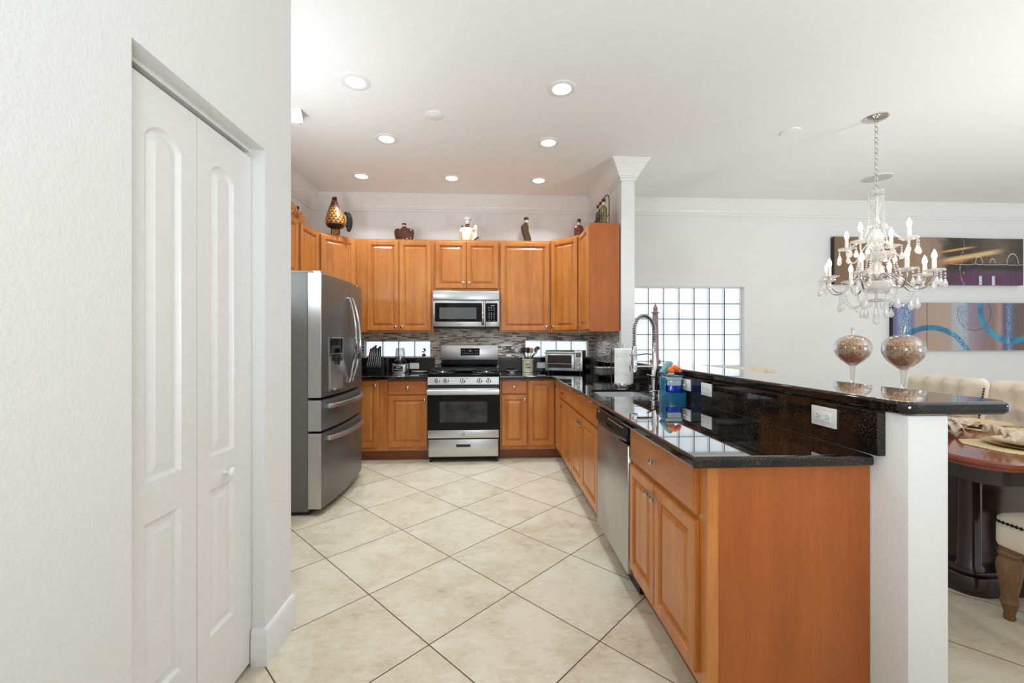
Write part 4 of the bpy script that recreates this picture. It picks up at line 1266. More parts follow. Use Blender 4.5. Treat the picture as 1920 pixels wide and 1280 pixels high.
utensil('cooking_spoon', 'white plastic spoon at the left of the crock', -0.030, 0.0, -0.095, 'white', 'white', lambda k, p: k.ball(p + Vector((-0.02, 0, 0.03)), 0.03, (1, 0.4, 1.1), 14))
def pasta(k, p):
    k.ball(p + Vector((0, 0, 0.03)), 0.026, (1, 0.4, 1.15), 14)
    for i in range(9):
        a = R(-30 + 30 * i); k.cyl(p + Vector((0.024 * math.cos(a), 0, 0.03 + 0.028 * math.sin(a))), p + Vector((0.038 * math.cos(a), -0.006, 0.03 + 0.042 * math.sin(a))), 0.005, 0.003, 8)
utensil('pasta_fork', 'black toothed pasta fork with a red handle in the crock', -0.020, -0.02, -0.036, 'black', plain('red_handle', (132, 36, 30), 0.4), pasta)
utensil('spatula', 'black spatula in the middle of the crock', 0.0, -0.01, 0.004, 'iron', 'iron', lambda k, p: k.box(p.x - 0.022, p.x + 0.022, p.y - 0.004, p.y + 0.004, p.z - 0.005, p.z + 0.062, 0.004))
utensil('wooden_spoon', 'pale wooden spoon in the crock', 0.020, -0.03, 0.030, m_spoonwood, m_spoonwood, lambda k, p: k.ball(p + Vector((0.003, 0, 0.025)), 0.028, (0.85, 0.35, 1.25), 14))
utensil('slotted_spoon', 'grey spoon leaning right in the crock', 0.030, 0.0, 0.070, plain('grey_nylon', (118, 112, 106), 0.5), plain('grey_nylon_handle', (104, 100, 98), 0.5), lambda k, p: k.ball(p + Vector((0.012, 0, 0.03)), 0.026, (0.9, 0.35, 1.2), 14))
utensil('ladle', 'brown ladle behind the grey spoon in the crock', 0.038, 0.02, 0.092, plain('brown_nylon', (116, 98, 84), 0.5), plain('brown_nylon_handle', (100, 88, 78), 0.5), lambda k, p: k.ball(p + Vector((0.012, 0, 0.052)), 0.027, (1.1, 0.5, 0.85), 14))

# toaster oven, turned into the corner
t = thing('toaster_oven', 'stainless toaster oven with glass door angled into the counter corner', 'toaster oven', (0.628, 4.850, CT1), R(-22))
k = MB(); k.box(0, 0.43, 0.0, 0.235, 0.022, 0.262, 0.006); k.build('body', plain('dark_toaster_sides', (58, 57, 58), 0.3, 0.6), t)
for x in (0.03, 0.40):
    for y in (0.03, 0.2):
        k = MB(); k.cyl((x, y, 0), (x, y, 0.023), 0.012); k.build('foot', 'black', t)
k = MB(); k.box(0.0, 0.335, -0.014, -0.001, 0.03, 0.25, 0.003); d = k.build('door', 'steel', t)
k = MB(); k.box(0.028, 0.308, -0.0165, -0.0145, 0.062, 0.208, 0.0008, 1); k.build('door_glass', plain('warm_dark_glass', (38, 26, 20), 0.06, var=0.4, scale=14), d)
k = MB(); k.box(0.03, 0.306, -0.0175, -0.0167, 0.108, 0.112); k.build('rack_line', 'steel', d, smooth=0)
k = MB(); k.tube([(0.0, -0.014, 0.236), (0.0, -0.045, 0.240), (0.335, -0.045, 0.240), (0.335, -0.014, 0.236)], 0.009, 10); k.build('handle', 'steel', d)
k = MB(); k.box(0.337, 0.43, -0.012, -0.001, 0.03, 0.262, 0.003); cp = k.build('control_panel', 'steel', t)
k = MB(); k.box(0.355, 0.415, -0.0135, -0.012, 0.185, 0.238, 0.001, 1); k.build('display', plain('grey_lcd', (112, 118, 104), 0.2), cp)
for z in (0.16, 0.115, 0.065):
    k = MB(); k.lathe([(0.019, 0), (0.018, 0.014), (0.015, 0.017), (0, 0.018)], 20, (0.385, -0.012, z), axis='y'); k.build('knob', 'chrome', cp)

# tall spire on the bar, by the column
t = thing('decorative_spire', 'slim mauve grey tower ornament with a pointed finial behind the faucet', 'ornament', (1.455, 3.66, 1.1))
m_sp = plain('mauve_grey_resin', (128, 108, 114), 0.5, var=0.25, scale=50)
k = MB(); k.lathe([(0.045, 0), (0.045, 0.015), (0.034, 0.022), (0.030, 0.03), (0.024, 0.42), (0.022, 0.43), (0, 0.43)], 20); k.build('shaft', m_sp, t)
k = MB(); k.lathe([(0.020, 0.43), (0.036, 0.434), (0.036, 0.440), (0.019, 0.444), (0.018, 0.468), (0.021, 0.472), (0.013, 0.490), (0.004, 0.515), (0, 0.528)], 20); k.build('finial', m_sp, t)

# ---------------------------------------------------------------- ornaments along the tops of the wall cabinets
ZT = ZU1
def m_mottle(name, stops, scale=40, rough=0.15):
    g = G(name); g.set(color=g.ramp(g.noise(g.map(g.coord(), (1, 1, 0.35)), scale, 4, 0.7, 0.8), stops), rough=rough, coat=0.3); return g.m
m_preserve = m_mottle('preserved_vegetables', [(0.3, (40, 32, 20)), (0.45, (70, 48, 26)), (0.55, (96, 32, 22)), (0.62, (60, 54, 28)), (0.72, (84, 60, 34))], 45)
m_amberjar = m_mottle('orange_peppers_glass', [(0.3, (112, 50, 24)), (0.45, (190, 96, 44)), (0.6, (206, 160, 92)), (0.72, (92, 72, 34))], 45)
m_dark = m_mottle('dark_olive_oil', [(0.3, (44, 32, 22)), (0.5, (78, 58, 36)), (0.62, (66, 30, 24)), (0.7, (112, 88, 50))], 50)
m_red = m_mottle('red_chili_oil', [(0.35, (70, 20, 16)), (0.6, (122, 38, 28)), (0.75, (92, 26, 20))], 35)
m_green = m_mottle('green_herb_oil', [(0.35, (74, 70, 34)), (0.6, (128, 118, 62)), (0.75, (96, 88, 46))], 35)
m_raffia = plain('raffia_tie', (208, 184, 142), 0.8, var=0.2, scale=90)
m_cap = plain('dark_red_wax', (66, 22, 20), 0.45)
def pot_jar(x, y, s, label, squash=0.62, m=m_amberjar):
    t = thing('decorative_oil_jar', label, 'jar', (x, y, ZT), 0, 'oil jars above the cabinets')
    k = MB(); k.lathe([(0.050 * s, 0), (0.075 * s, 0.02 * s), (0.105 * s, 0.08 * s), (0.102 * s, 0.12 * s), (0.070 * s, 0.155 * s), (0.026 * s, 0.172 * s), (0.024 * s, 0.195 * s), (0, 0.195 * s)], 32, sy=squash); k.build('vessel', m, t)
    k = MB(); k.lathe([(0.026 * s, 0.1955 * s), (0.028 * s, 0.20 * s), (0.028 * s, 0.225 * s), (0.024 * s, 0.23 * s), (0, 0.23 * s)], 20); k.build('stopper', 'black', t)
pot_jar(-1.945, 4.06, 1.0, 'orange oil jar above the refrigerator cabinets, nearest the pantry')
pot_jar(-1.935, 4.27, 0.8, 'smaller orange oil jar behind the first one, toward the rooster')

# rooster
t = thing('rooster_figurine', 'metal rooster with orange scale feathers on the corner wall cabinet', 'rooster', (-1.700, 4.66, ZT), R(-12))
g = G('orange_scale_feathers')
q = g.xyz(g.coord()); an = g.math('ARCTAN2', q[1], q[0])
row = g.math('DIVIDE', q[2], 0.029); ri = g.math('FLOOR', row)
u = g.math('ADD', g.math('MULTIPLY', an, 2.07), g.math('MULTIPLY', g.math('MODULO', ri, 2.0), 0.5))
fu = g.math('SUBTRACT', g.math('FRACT', g.math('ADD', u, 40.0)), 0.5); fz = g.math('FRACT', row)
dd = g.math('SQRT', g.math('ADD', g.math('POWER', g.math('MULTIPLY', fu, 1.0), 2.0), g.math('POWER', g.math('MULTIPLY', g.math('SUBTRACT', 1.0, fz), 0.5), 2.0)))
edge = g.math('GREATER_THAN', dd, 0.44)
up = g.ramp(g.math('DIVIDE', q[2], 0.40), [(0.0, (20, 30, 30)), (0.265, (22, 34, 34)), (0.29, (206, 138, 62)), (0.62, (212, 150, 74)), (0.74, (180, 104, 46)), (0.80, (96, 26, 22)), (1.0, (58, 18, 18))])
side = g.math('GREATER_THAN', g.math('ABSOLUTE', g.math('SUBTRACT', g.math('ABSOLUTE', an), 1.57)), 1.15)
c = g.mix(edge, up, (54, 34, 20)); 
g.set(color=c, rough=0.35, metal=0.15); g.bump(g.math('SUBTRACT', 1.0, dd), 0.5, 0.01)
k = MB()
prof = [(0.0, 0.068), (0.050, 0.072), (0.084, 0.088), (0.098, 0.112), (0.102, 0.14), (0.097, 0.175), (0.086, 0.215), (0.072, 0.255), (0.057, 0.295), (0.043, 0.33), (0.034, 0.352), (0.031, 0.368), (0.027, 0.382), (0.014, 0.394), (0, 0.396)]
k.lathe(prof, 36, sx=0.98, sy=1.0)
for v in k.bm.verts:                       # the neck leans a little to one side
    h = max(0, v.co.z - 0.12)
    v.co.x -= 0.06 * h - 0.05 * h * h
k.build('body', g.m, t)
m_comb = plain('dark_red_comb', (84, 22, 20), 0.5); m_tail = plain('black_green_tail', (24, 26, 26), 0.4, 0.3); m_tan = m_mottle('tan_tail_feathers', [(0.3, (120, 74, 36)), (0.6, (196, 140, 76)), (0.75, (110, 40, 30))], 60, 0.4)
hx = -0.010
k = MB()
for i, (dx, h) in enumerate(((-0.020, 0.016), (-0.006, 0.026), (0.008, 0.024), (0.020, 0.016))):
    k.ball((hx + dx, 0, 0.394 + h * 0.4), 0.012, (0.8, 0.5, 1.5), 10)
k.ball((hx + 0.014, -0.024, 0.335), 0.012, (0.7, 0.6, 1.5), 10); k.ball((hx - 0.010, -0.026, 0.335), 0.012, (0.7, 0.6, 1.5), 10)
k.build('comb', m_comb, t)
k = MB(); k.cyl((hx + 0.004, -0.022, 0.366), (hx + 0.006, -0.050, 0.358), 0.009, 0.001, 10); k.build('beak', plain('ochre_beak', (170, 120, 50), 0.5), t)
for i in range(6):                         # a compact curled tail beside the body
    rad = 0.042 + 0.0105 * i
    k = MB()
    pts = [(0.085 + rad * (0.55 + 0.45 * math.sin(R(a_))) * 0.9 - 0.01, 0.02 + 0.010 * (i % 3), 0.165 - 0.02 * (i > 3) + rad * 1.05 * math.cos(R(a_)) ) for a_ in range(-30, 176, 12)]
    k.tube(pts, [0.012 + 0.006 * math.sin(PI * j / (len(pts) - 1)) for j in range(len(pts))], 8)
    k.build('tail_feather', m_tan if i < 3 else m_tail, t)
for x in (-0.046, 0.046):
    k = MB(); k.tube([(x, 0, 0.10), (x * 1.02, 0, 0.05), (x * 1.02, 0, 0.004)], 0.006, 8)
    for dx in (-0.018, 0, 0.018): k.tube([(x * 1.02, 0, 0.006), (x + dx, -0.03, 0.004)], 0.0045, 6)
    k.build('leg', m_tail, t)
t2 = thing('wooden_block', 'small wooden block between the legs of the metal rooster', 'block', (-1.700, 4.68, ZT), R(-12))
k = MB(); k.box(-0.035, 0.035, -0.01, 0.01, 0, 0.066, 0.002); k.build('slab', 'wood', t2)

# squat oil flask
t = thing('oil_flask', 'wide shouldered oil flask of peppers above the tall left cabinet', 'bottle', (-1.013, 4.93, ZT), 0, 'oil bottles above the cabinets')
k = MB(); k.lathe([(0.092, 0), (0.098, 0.006), (0.112, 0.07), (0.116, 0.115), (0.104, 0.142), (0.06, 0.158), (0.022, 0.166), (0.020, 0.172), (0, 0.172)], 32, sy=0.5); k.build('vessel', m_preserve, t)
k = MB(); k.lathe([(0.021, 0.1725), (0.021, 0.195), (0, 0.195)], 20); k.build('neck', m_raffia, t)
k = MB(); k.lathe([(0.024, 0.1955), (0.025, 0.199), (0.025, 0.208), (0.022, 0.211), (0, 0.211)], 20); k.build('stopper', 'black', t)
k = MB(); k.lathe([(0.016, 0.02), (0.018, 0.10), (0.014, 0.155), (0, 0.155)], 12, (0, -0.047, 0), sy=0.6); k.build('pepper', m_red, t)

# chef ornament
t = thing('chef_figurine', 'cream chef ornament with a scroll standing above the microwave cabinet', 'figurine', (-0.262, 4.915, ZT))
m_cr = plain('aged_cream_resin', (226, 212, 188), 0.5, var=0.1, scale=70)
k = MB(); k.lathe([(0.055, 0), (0.066, 0.01), (0.070, 0.03), (0.076, 0.07), (0.074, 0.105), (0.058, 0.14), (0.046, 0.165), (0.026, 0.180), (0.022, 0.19), (0, 0.19)], 28, (-0.022, 0, 0), sy=0.85); bdy = k.build('body', m_cr, t)
m_skin = plain('painted_skin', (222, 168, 138), 0.5)
k = MB(); k.ball((-0.018, -0.006, 0.208), 0.029, (0.95, 1, 1.1), 16); k.ball((-0.018, -0.036, 0.206), 0.008, seg=8); k.build('head', m_skin, t)
k = MB(); k.tube([(-0.045, -0.028, 0.200), (-0.030, -0.037, 0.196), (-0.018, -0.038, 0.199), (-0.006, -0.037, 0.196), (0.010, -0.028, 0.202)], [0.002, 0.005, 0.004, 0.005, 0.002], 8); k.build('moustache', 'black', t)
k = MB()
k.ball((-0.028, -0.031, 0.219), 0.0035, seg=8); k.ball((-0.009, -0.031, 0.219), 0.0035, seg=8); k.build('eyes', 'black', t)
k = MB(); k.lathe([(0.030, 0.226), (0.031, 0.25), (0.029, 0.252)], 20, (-0.016, 0, 0))
for a in range(6): k.ball((-0.016 + 0.024 * math.cos(R(60 * a)), 0.02 * math.sin(R(60 * a)), 0.268), 0.022, (1, 1, 0.9), 12)
k.ball((-0.016, 0, 0.278), 0.024, seg=12); k.build('hat', plain('grey_cream_hat', (206, 200, 188), 0.6, var=0.1), t)
k = MB(); k.tube([(-0.044, -0.02, 0.182), (-0.02, -0.034, 0.176), (0.006, -0.02, 0.182)], 0.006, 8); k.ball((-0.078, -0.01, 0.182), 0.010, (1, 0.8, 1.2), 8); k.build('scarf', 'black', t)
k = MB(); k.tube([(-0.072, -0.01, 0.155), (-0.098, -0.025, 0.12), (-0.085, -0.05, 0.10)], [0.020, 0.018, 0.014], 10); k.tube([(0.020, -0.01, 0.15), (0.045, -0.035, 0.13), (0.055, -0.04, 0.145)], [0.018, 0.016, 0.012], 10); k.build('arms', m_cr, t)
k = MB(); k.tube([(-0.095, -0.045, 0.0), (-0.095, -0.045, 0.09)], [0.016, 0.014], 10); k.build('jug', plain('tan_jug', (178, 150, 112), 0.5), t)
k = MB()
k.rings([[(x + 0.02 * s_, y, z) for x, y, z, s_ in ((0.028, -0.035 + d, 0.0, 0), (0.098, -0.025 + d, 0.0, 0), (0.094, -0.02 + d, 0.10, 0), (0.098, -0.02 + d, 0.19, 0), (0.076, -0.03 + d, 0.205, 0), (0.038, -0.035 + d, 0.15, 0))] for d in (0, 0.03)])
k.build('scroll', m_cr, t)
k = MB()
for i in range(5): k.ball((0.066 + 0.010 * i, -0.045, 0.012 + 0.006 * (i % 2) + 0.008 * i), 0.010, seg=8)
k.build('grapes', plain('dark_grapes', (52, 30, 36), 0.4), t)

# wavy bottle
t = thing('wavy_oil_bottle', 'tall wavy dark oil bottle above the wide right cabinet', 'bottle', (0.405, 4.93, ZT), 0, 'oil bottles above the cabinets')
k = MB()
loops = []
for i in range(21):
    z = 0.235 * i / 20
    cx = 0.016 * math.sin(2 * PI * (i / 20 * 0.85 + 0.12)) + 0.002
    w = 0.045 if i < 18 else 0.045 - 0.010 * (i - 17)
    loops.append([(cx + w * math.cos(2 * PI * j / 20), 0.03 * math.sin(2 * PI * j / 20), z) for j in range(20)])
k.rings(loops); k.build('vessel', m_dark, t)
k = MB(); k.lathe([(0.022, 0.2355), (0.021, 0.27), (0, 0.27)], 20, (0.004, 0, 0)); k.build('neck', m_raffia, t)
k = MB(); k.lathe([(0.026, 0.2705), (0.027, 0.275), (0.026, 0.298), (0.02, 0.303), (0, 0.303)], 20, (0.004, 0, 0)); k.build('cap', m_cap, t)
k = MB(); k.tube([(0.004 + 0.025 * math.cos(2 * PI * i / 16), 0.025 * math.sin(2 * PI * i / 16), 0.245) for i in range(16)], 0.004, 6, True); k.tube([(0.03, -0.01, 0.245), (0.05, -0.012, 0.255)], 0.003, 6); k.build('tie', m_raffia, t)

# red bottle
t = thing('sauce_bottle', 'square red sauce bottle above the right corner cabinet', 'bottle', (0.985, 4.68, ZT), R(-30), 'oil bottles above the cabinets')
k = MB()
def sqz(s, z): return [(x, y, z) for x, y in rounded(-s, s, -s, s, s * 0.35, 3)]
k.rings([sqz(0.045, 0), sqz(0.047, 0.004), sqz(0.047, 0.12), sqz(0.040, 0.134), sqz(0.018, 0.145), sqz(0.016, 0.15)]); k.build('vessel', m_red, t)
k = MB(); k.lathe([(0.017, 0.1505), (0.018, 0.18), (0, 0.18)], 16); k.build('neck', m_raffia, t)
k = MB(); k.lathe([(0.020, 0.1805), (0.021, 0.185), (0.020, 0.215), (0.015, 0.221), (0, 0.221)], 16); k.build('cap', m_cap, t)

# wire rack with three bottles
RX = 1.115
t = thing('bottle_rack', 'arched black wire rack of three bottles beside the column', 'bottle rack', (RX, 4.22, ZT))
k = MB()
for x in (-0.040, 0.040):
    k.tube([(x, -0.150, 0.006), (x, 0.150, 0.006)], 0.004, 6); k.tube([(x, -0.150, 0.09), (x, 0.150, 0.09)], 0.004, 6)
for y in (-0.150, -0.05, 0.05, 0.150):
    k.tube([(-0.040, y, 0.006), (0.040, y, 0.006)], 0.004, 6)
    for x in (-0.040, 0.040): k.tube([(x, y, 0.004), (x, y, 0.09)], 0.004, 6)
k.tube([(0.040, -0.150, 0.0), (0.040, -0.150, 0.24)] + [(0.040, -0.150 * math.cos(R(a)), 0.24 + 0.075 * math.sin(R(a))) for a in range(12, 180, 12)] + [(0.040, 0.150, 0.24), (0.040, 0.150, 0.0)], 0.0048, 8)
k.build('wire_frame', 'iron', t)
b0 = None
for y, m, lb in ((-0.100, m_green, 'green oil bottle in the arched rack, nearest the column edge'), (0.0, m_preserve, 'middle bottle of reddish oil in the arched wire rack'), (0.100, m_dark, 'dark oil bottle in the arched rack, farthest from view')):
    bt = thing('rack_bottle', lb, 'bottle', (RX - 0.001, 4.22 + y, ZT + 0.0105), 0, 'bottles in the wire rack')
    k = MB(); k.lathe([(0.030, 0), (0.0335, 0.004), (0.0335, 0.15), (0.026, 0.170), (0.014, 0.18), (0, 0.18)], 20); k.build('vessel', m, bt)
    k = MB(); k.lathe([(0.0145, 0.1805), (0.021, 0.19), (0.020, 0.212), (0, 0.212)], 16); k.build('neck_tie', m_raffia, bt)
    k = MB(); k.lathe([(0.019, 0.2125), (0.020, 0.217), (0.020, 0.245), (0.015, 0.25), (0, 0.25)], 16); k.build('cap', m_cap, bt)

# ---------------------------------------------------------------- dining side: pictures
def painting(name, label, x0, x1, z0, z1, mat, wav):
    t = thing(name, label, 'painting', (x0, YB, z0))
    W, H = x1 - x0, z1 - z0
    k = MB()
    def f(u, v, y):
        return (u * W, y + (wav * math.sin(u * 9.0) - wav) * 1.0, v * H)
    n = 40
    fr = [[k.bm.verts.new(f(i / n, v, -0.05)) for i in range(n + 1)] for v in (0, 1)]
    bk = [[k.bm.verts.new((i / n * W, -0.003, v * H)) for i in range(n + 1)] for v in (0, 1)]
    for i in range(n):
        k.bm.faces.new((fr[0][i], fr[0][i + 1], fr[1][i + 1], fr[1][i]))
    fronts = list(k.bm.faces)
    k.build('canvas', mat, t, smooth=60)
    k = MB()
    loops = [[f(i / n, 0, -0.0495) for i in range(n + 1)], [f(i / n, 1, -0.0495) for i in range(n + 1)], [(i / n * W, -0.003, H) for i in range(n + 1)], [(i / n * W, -0.003, 0) for i in range(n + 1)]]
    g_ = [[k.bm.verts.new(p) for p in lp] for lp in loops]
    for a, b_ in ((1, 2), (2, 3), (3, 0)):
        for i in range(n):
            k.bm.faces.new((g_[a][i], g_[a][i + 1], g_[b_][i + 1], g_[b_][i]))
    for i in (0, n):
        k.bm.faces.new([g_[j][i] for j in range(4)])
    k.build('canvas_edge', 'black', t, smooth=0)
    return t
def ss(g, x, a, b_):
    n = g.n('ShaderNodeMapRange', interpolation_type='SMOOTHSTEP')
    g.put(n.inputs[0], x); n.inputs[1].default_value = a; n.inputs[2].default_value = b_
    return n.outputs[0]
def band(g, x, a, b_, soft):
    return g.math('MULTIPLY', ss(g, x, a - soft, a + soft), g.math('SUBTRACT', 1.0, ss(g, x, b_ - soft, b_ + soft)))
def ringm(g, x, z, cx, cz, r, w, asp=1.0):
    d = g.math('SQRT', g.math('ADD', g.math('POWER', g.math('SUBTRACT', x, cx), 2.0), g.math('POWER', g.math('MULTIPLY', g.math('SUBTRACT', z, cz), asp), 2.0)))
    return g.math('SUBTRACT', 1.0, ss(g, g.math('ABSOLUTE', g.math('SUBTRACT', d, r)), w * 0.75, w * 1.1))
# upper canvas: brown field, dark right half with slanting amber streaks, violet base
g = G('abstract_brown_canvas')
co = g.coord(); q = g.xyz(co); X, Z = q[0], q[2]
n1 = g.noise(co, 5, 6, 0.65); n2 = g.noise(g.map(co, (6, 1, 1)), 9, 4, 0.6); n3 = g.noise(g.map(co, (14, 1, 0.4)), 10, 3)
Xn = g.math('ADD', X, g.math('MULTIPLY', g.math('SUBTRACT', n1, 0.5), 0.35))
c = g.ramp(g.math('DIVIDE', Xn, 2.53), [(0.0, (120, 92, 72)), (0.30, (142, 108, 84)), (0.45, (156, 128, 108)), (0.54, (140, 120, 104)), (0.585, (44, 34, 30)), (0.68, (30, 25, 22)), (0.76, (62, 54, 48)), (0.88, (92, 84, 74)), (0.97, (48, 40, 34)), (1.0, (40, 34, 30))])
c = g.mix(g.math('MULTIPLY', g.math('SUBTRACT', n2, 0.25), 0.2), c, (196, 170, 142))
for z0_, sl, w_, cc, x0_, x1_ in ((0.415, 0.16, 0.020, (222, 170, 84), 1.42, 1.82), (0.30, 0.17, 0.045, (226, 186, 128), 1.44, 2.2), (0.262, 0.15, 0.02, (214, 122, 52), 1.44, 1.75)):
    zz = g.math('SUBTRACT', Z, g.math('ADD', z0_, g.math('MULTIPLY', g.math('SUBTRACT', X, 1.42), sl)))
    mk = g.math('MULTIPLY', g.math('SUBTRACT', 1.0, ss(g, g.math('ABSOLUTE', zz), w_ * 0.2, w_)), band(g, X, x0_, x1_, 0.12))
    c = g.mix(g.math('MULTIPLY', mk, 0.9), c, cc)
dk = g.math('MULTIPLY', band(g, Z, 0.18, 0.265, 0.03), band(g, Xn, 1.55, 2.6, 0.08))
c = g.mix(g.math('MULTIPLY', dk, 0.85), c, (34, 27, 26))
lowm = g.math('MULTIPLY', g.math('SUBTRACT', 1.0, ss(g, g.math('ADD', Z, g.math('MULTIPLY', g.math('SUBTRACT', n1, 0.5), 0.2)), 0.12, 0.22)), ss(g, Xn, 1.25, 1.75))
low = g.ramp(n3, [(0.32, (52, 26, 36)), (0.45, (108, 40, 42)), (0.55, (84, 54, 118)), (0.66, (58, 32, 48))])
c = g.mix(g.math('MULTIPLY', lowm, 0.9), c, low)
for xa in (1.93, 2.11):
    mk = g.math('MULTIPLY', band(g, X, xa, xa + 0.042, 0.006), band(g, Z, -0.05, 0.115, 0.012))
    c = g.mix(mk, c, g.ramp(g.noise(co, 90, 2), [(0.42, (150, 140, 190)), (0.55, (236, 234, 240))]))
mk = g.math('MULTIPLY', band(g, X, 1.10, 1.16, 0.01), g.math('LESS_THAN', Z, 0.05)); c = g.mix(mk, c, (170, 48, 34))
mk = g.math('MULTIPLY', band(g, X, 1.27, 1.36, 0.01), g.math('LESS_THAN', Z, 0.08)); c = g.mix(mk, c, (206, 190, 216))
wv = g.math('ADD', 0.262, g.math('MULTIPLY', g.math('SUBTRACT', g.noise(g.comb(X, 0, 0), 6, 2), 0.5), 0.05))
c = g.mix(g.math('MULTIPLY', g.math('LESS_THAN', g.math('ABSOLUTE', g.math('SUBTRACT', Z, wv)), 0.0035), ss(g, X, 1.45, 1.6)), c, (206, 186, 160))
for cx_, r_ in ((1.93, 0.05), (2.12, 0.035), (2.39, 0.075)):
    c = g.mix(g.math('MULTIPLY', ringm(g, X, Z, cx_, 0.28, r_, 0.004, 0.6), ss(g, Z, 0.275, 0.285)), c, (206, 186, 160))
c = g.mix(g.math('LESS_THAN', g.math('ABSOLUTE', g.math('SUBTRACT', Xn, 1.72)), 0.004), c, (186, 160, 130))
g.set(color=c, rough=0.28, spec=0.4)
painting('abstract_painting', 'upper long abstract canvas in brown with slanting amber streaks', 4.30, 6.83, 2.000, 2.595, g.m, 0.012)
# lower canvas: tan boards, blue bands and teal rings
g = G('abstract_blue_canvas')
co = g.coord(); q = g.xyz(co); X, Z = q[0], q[2]
n1 = g.noise(co, 6, 5, 0.6); n2 = g.noise(g.map(co, (16, 1, 0.5)), 8, 4, 0.65); sp = g.noise(g.map(co, (1, 1, 0.7)), 95, 3, 0.8)
Xn = g.math('ADD', X, g.math('MULTIPLY', g.math('SUBTRACT', n2, 0.5), 0.05))
B = lambda a: a / 2.6
c = g.ramp(g.math('DIVIDE', Xn, 2.6), [(0.0, (78, 79, 132)), (B(0.26), (91, 92, 147)), (B(0.30), (155, 136, 132)), (B(0.52), (168, 142, 124)), (B(0.80), (170, 147, 133)), (B(0.90), (175, 161, 156)),
                                      (B(1.05), (144, 131, 147)), (B(1.22), (122, 99, 109)), (B(1.36), (122, 92, 91)), (B(1.44), (160, 132, 128)), (B(1.50), (42, 49, 96)), (B(1.60), (31, 76, 130)),
                                      (B(1.66), (68, 51, 49)), (B(1.80), (91, 61, 51)), (B(1.86), (45, 58, 112)), (B(1.96), (68, 97, 140)), (B(2.1), (116, 142, 158)), (1.0, (122, 151, 167))])
c = g.mix(g.math('MULTIPLY', n2, 0.25), c, (206, 184, 164))
gl = ringm(g, X, Z, 0.10, 0.10, 0.0, 0.13); c = g.mix(g.math('MULTIPLY', gl, 0.6), c, (92, 74, 104))
cd = ringm(g, X, Z, 1.09, 0.48, 0.0, 0.23); c = g.mix(g.math('MULTIPLY', cd, 0.55), c, (126, 112, 138))
c = g.mix(ringm(g, X, Z, 1.09, 0.48, 0.225, 0.005), c, (84, 62, 84))
c = g.mix(g.math('MULTIPLY', ringm(g, X, Z, 0.50, -0.28, 0.57, 0.036), 0.95), c, g.ramp(n1, [(0.35, (20, 82, 128)), (0.65, (36, 134, 168))]))
c = g.mix(g.math('MULTIPLY', ringm(g, X, Z, 1.60, 0.55, 0.43, 0.042), 0.9), c, g.ramp(n1, [(0.35, (26, 96, 140)), (0.65, (44, 152, 184))]))
c = g.mix(ringm(g, X, Z, 2.36, 0.06, 0.28, 0.028), c, (170, 130, 146))
c = g.mix(ringm(g, X, Z, 2.36, 0.06, 0.18, 0.03), c, (70, 112, 168))
for xa, xb in ((0.06, 0.24), (0.78, 1.00), (1.535, 1.585), (1.845, 1.905)):
    mk = g.math('MULTIPLY', band(g, Xn, xa, xb, 0.03), g.math('GREATER_THAN', sp, 0.53))
    c = g.mix(g.math('MULTIPLY', mk, 0.9), c, (150, 206, 232))
c = g.mix(g.math('LESS_THAN', g.math('ABSOLUTE', g.math('SUBTRACT', X, 0.455)), 0.004), c, (70, 50, 46))
g.set(color=c, rough=0.28, spec=0.4)
painting('abstract_painting', 'lower long abstract canvas with teal rings over tan and blue bands', 5.08, 7.68, 1.165, 1.770, g.m, 0.0)

# ---------------------------------------------------------------- chandelier
CHX, CHY = 3.0, 3.13
t = thing('chandelier', 'two tier crystal chandelier with lit candle bulbs over the dining table', 'chandelier', (CHX, CHY, 0))
k = MB(); k.lathe([(0.078, ZC), (0.080, ZC - 0.006), (0.070, ZC - 0.016), (0.03, ZC - 0.024), (0.012, ZC - 0.034), (0, ZC - 0.034)], 36); k.build('canopy', 'chrome', t)
k = MB()
z = ZC - 0.03; i = 0
while z > 2.50:
    pts = []
    for j in range(14):
        a = 2 * PI * j / 14
        u_, v_ = 0.011 * math.cos(a), 0.024 * math.sin(a)
        pts.append((u_, 0, z - 0.022 + v_) if i % 2 else (0, u_, z - 0.022 + v_))
    k.tube(pts, 0.0028, 5, True); z -= 0.0415; i += 1
k.build('chain', 'chrome', t)
k = MB(); k.tube([(0.02 * math.cos(2 * PI * j / 18), 0, 2.475 + 0.02 * math.sin(2 * PI * j / 18)) for j in range(18)], 0.004, 6, True); k.cyl((0, 0, 2.455), (0, 0, 1.52), 0.008); k.build('stem', 'chrome', t)
def dish(k, r, z, c=(0, 0), lip=0.022):
    k.lathe([(0.012, z), (r * 0.5, z + lip * 0.15), (r * 0.85, z + lip * 0.7), (r, z + lip), (r * 0.97, z + lip * 1.15), (r * 0.82, z + lip * 0.85), (r * 0.45, z + lip * 0.35), (0.012, z + lip * 0.2)], 36, (c[0], c[1], 0), flute=(9, 0.045))
k = MB(); dish(k, 0.064, 2.425); k.build('crown_dish', 'crystal', t)
k = MB(); k.lathe([(0.012, 2.20), (0.022, 2.21), (0.018, 2.26), (0.028, 2.30), (0.046, 2.36), (0.050, 2.39), (0.036, 2.415), (0.015, 2.424)], 24); k.build('upper_vase', 'crystal', t)
k = MB(); dish(k, 0.064, 2.165); k.build('neck_dish', 'crystal', t)
k = MB(); k.lathe([(0.012, 1.98), (0.028, 1.99), (0.045, 2.03), (0.052, 2.08), (0.036, 2.13), (0.02, 2.16)], 24); k.build('middle_vase', 'crystal', t)
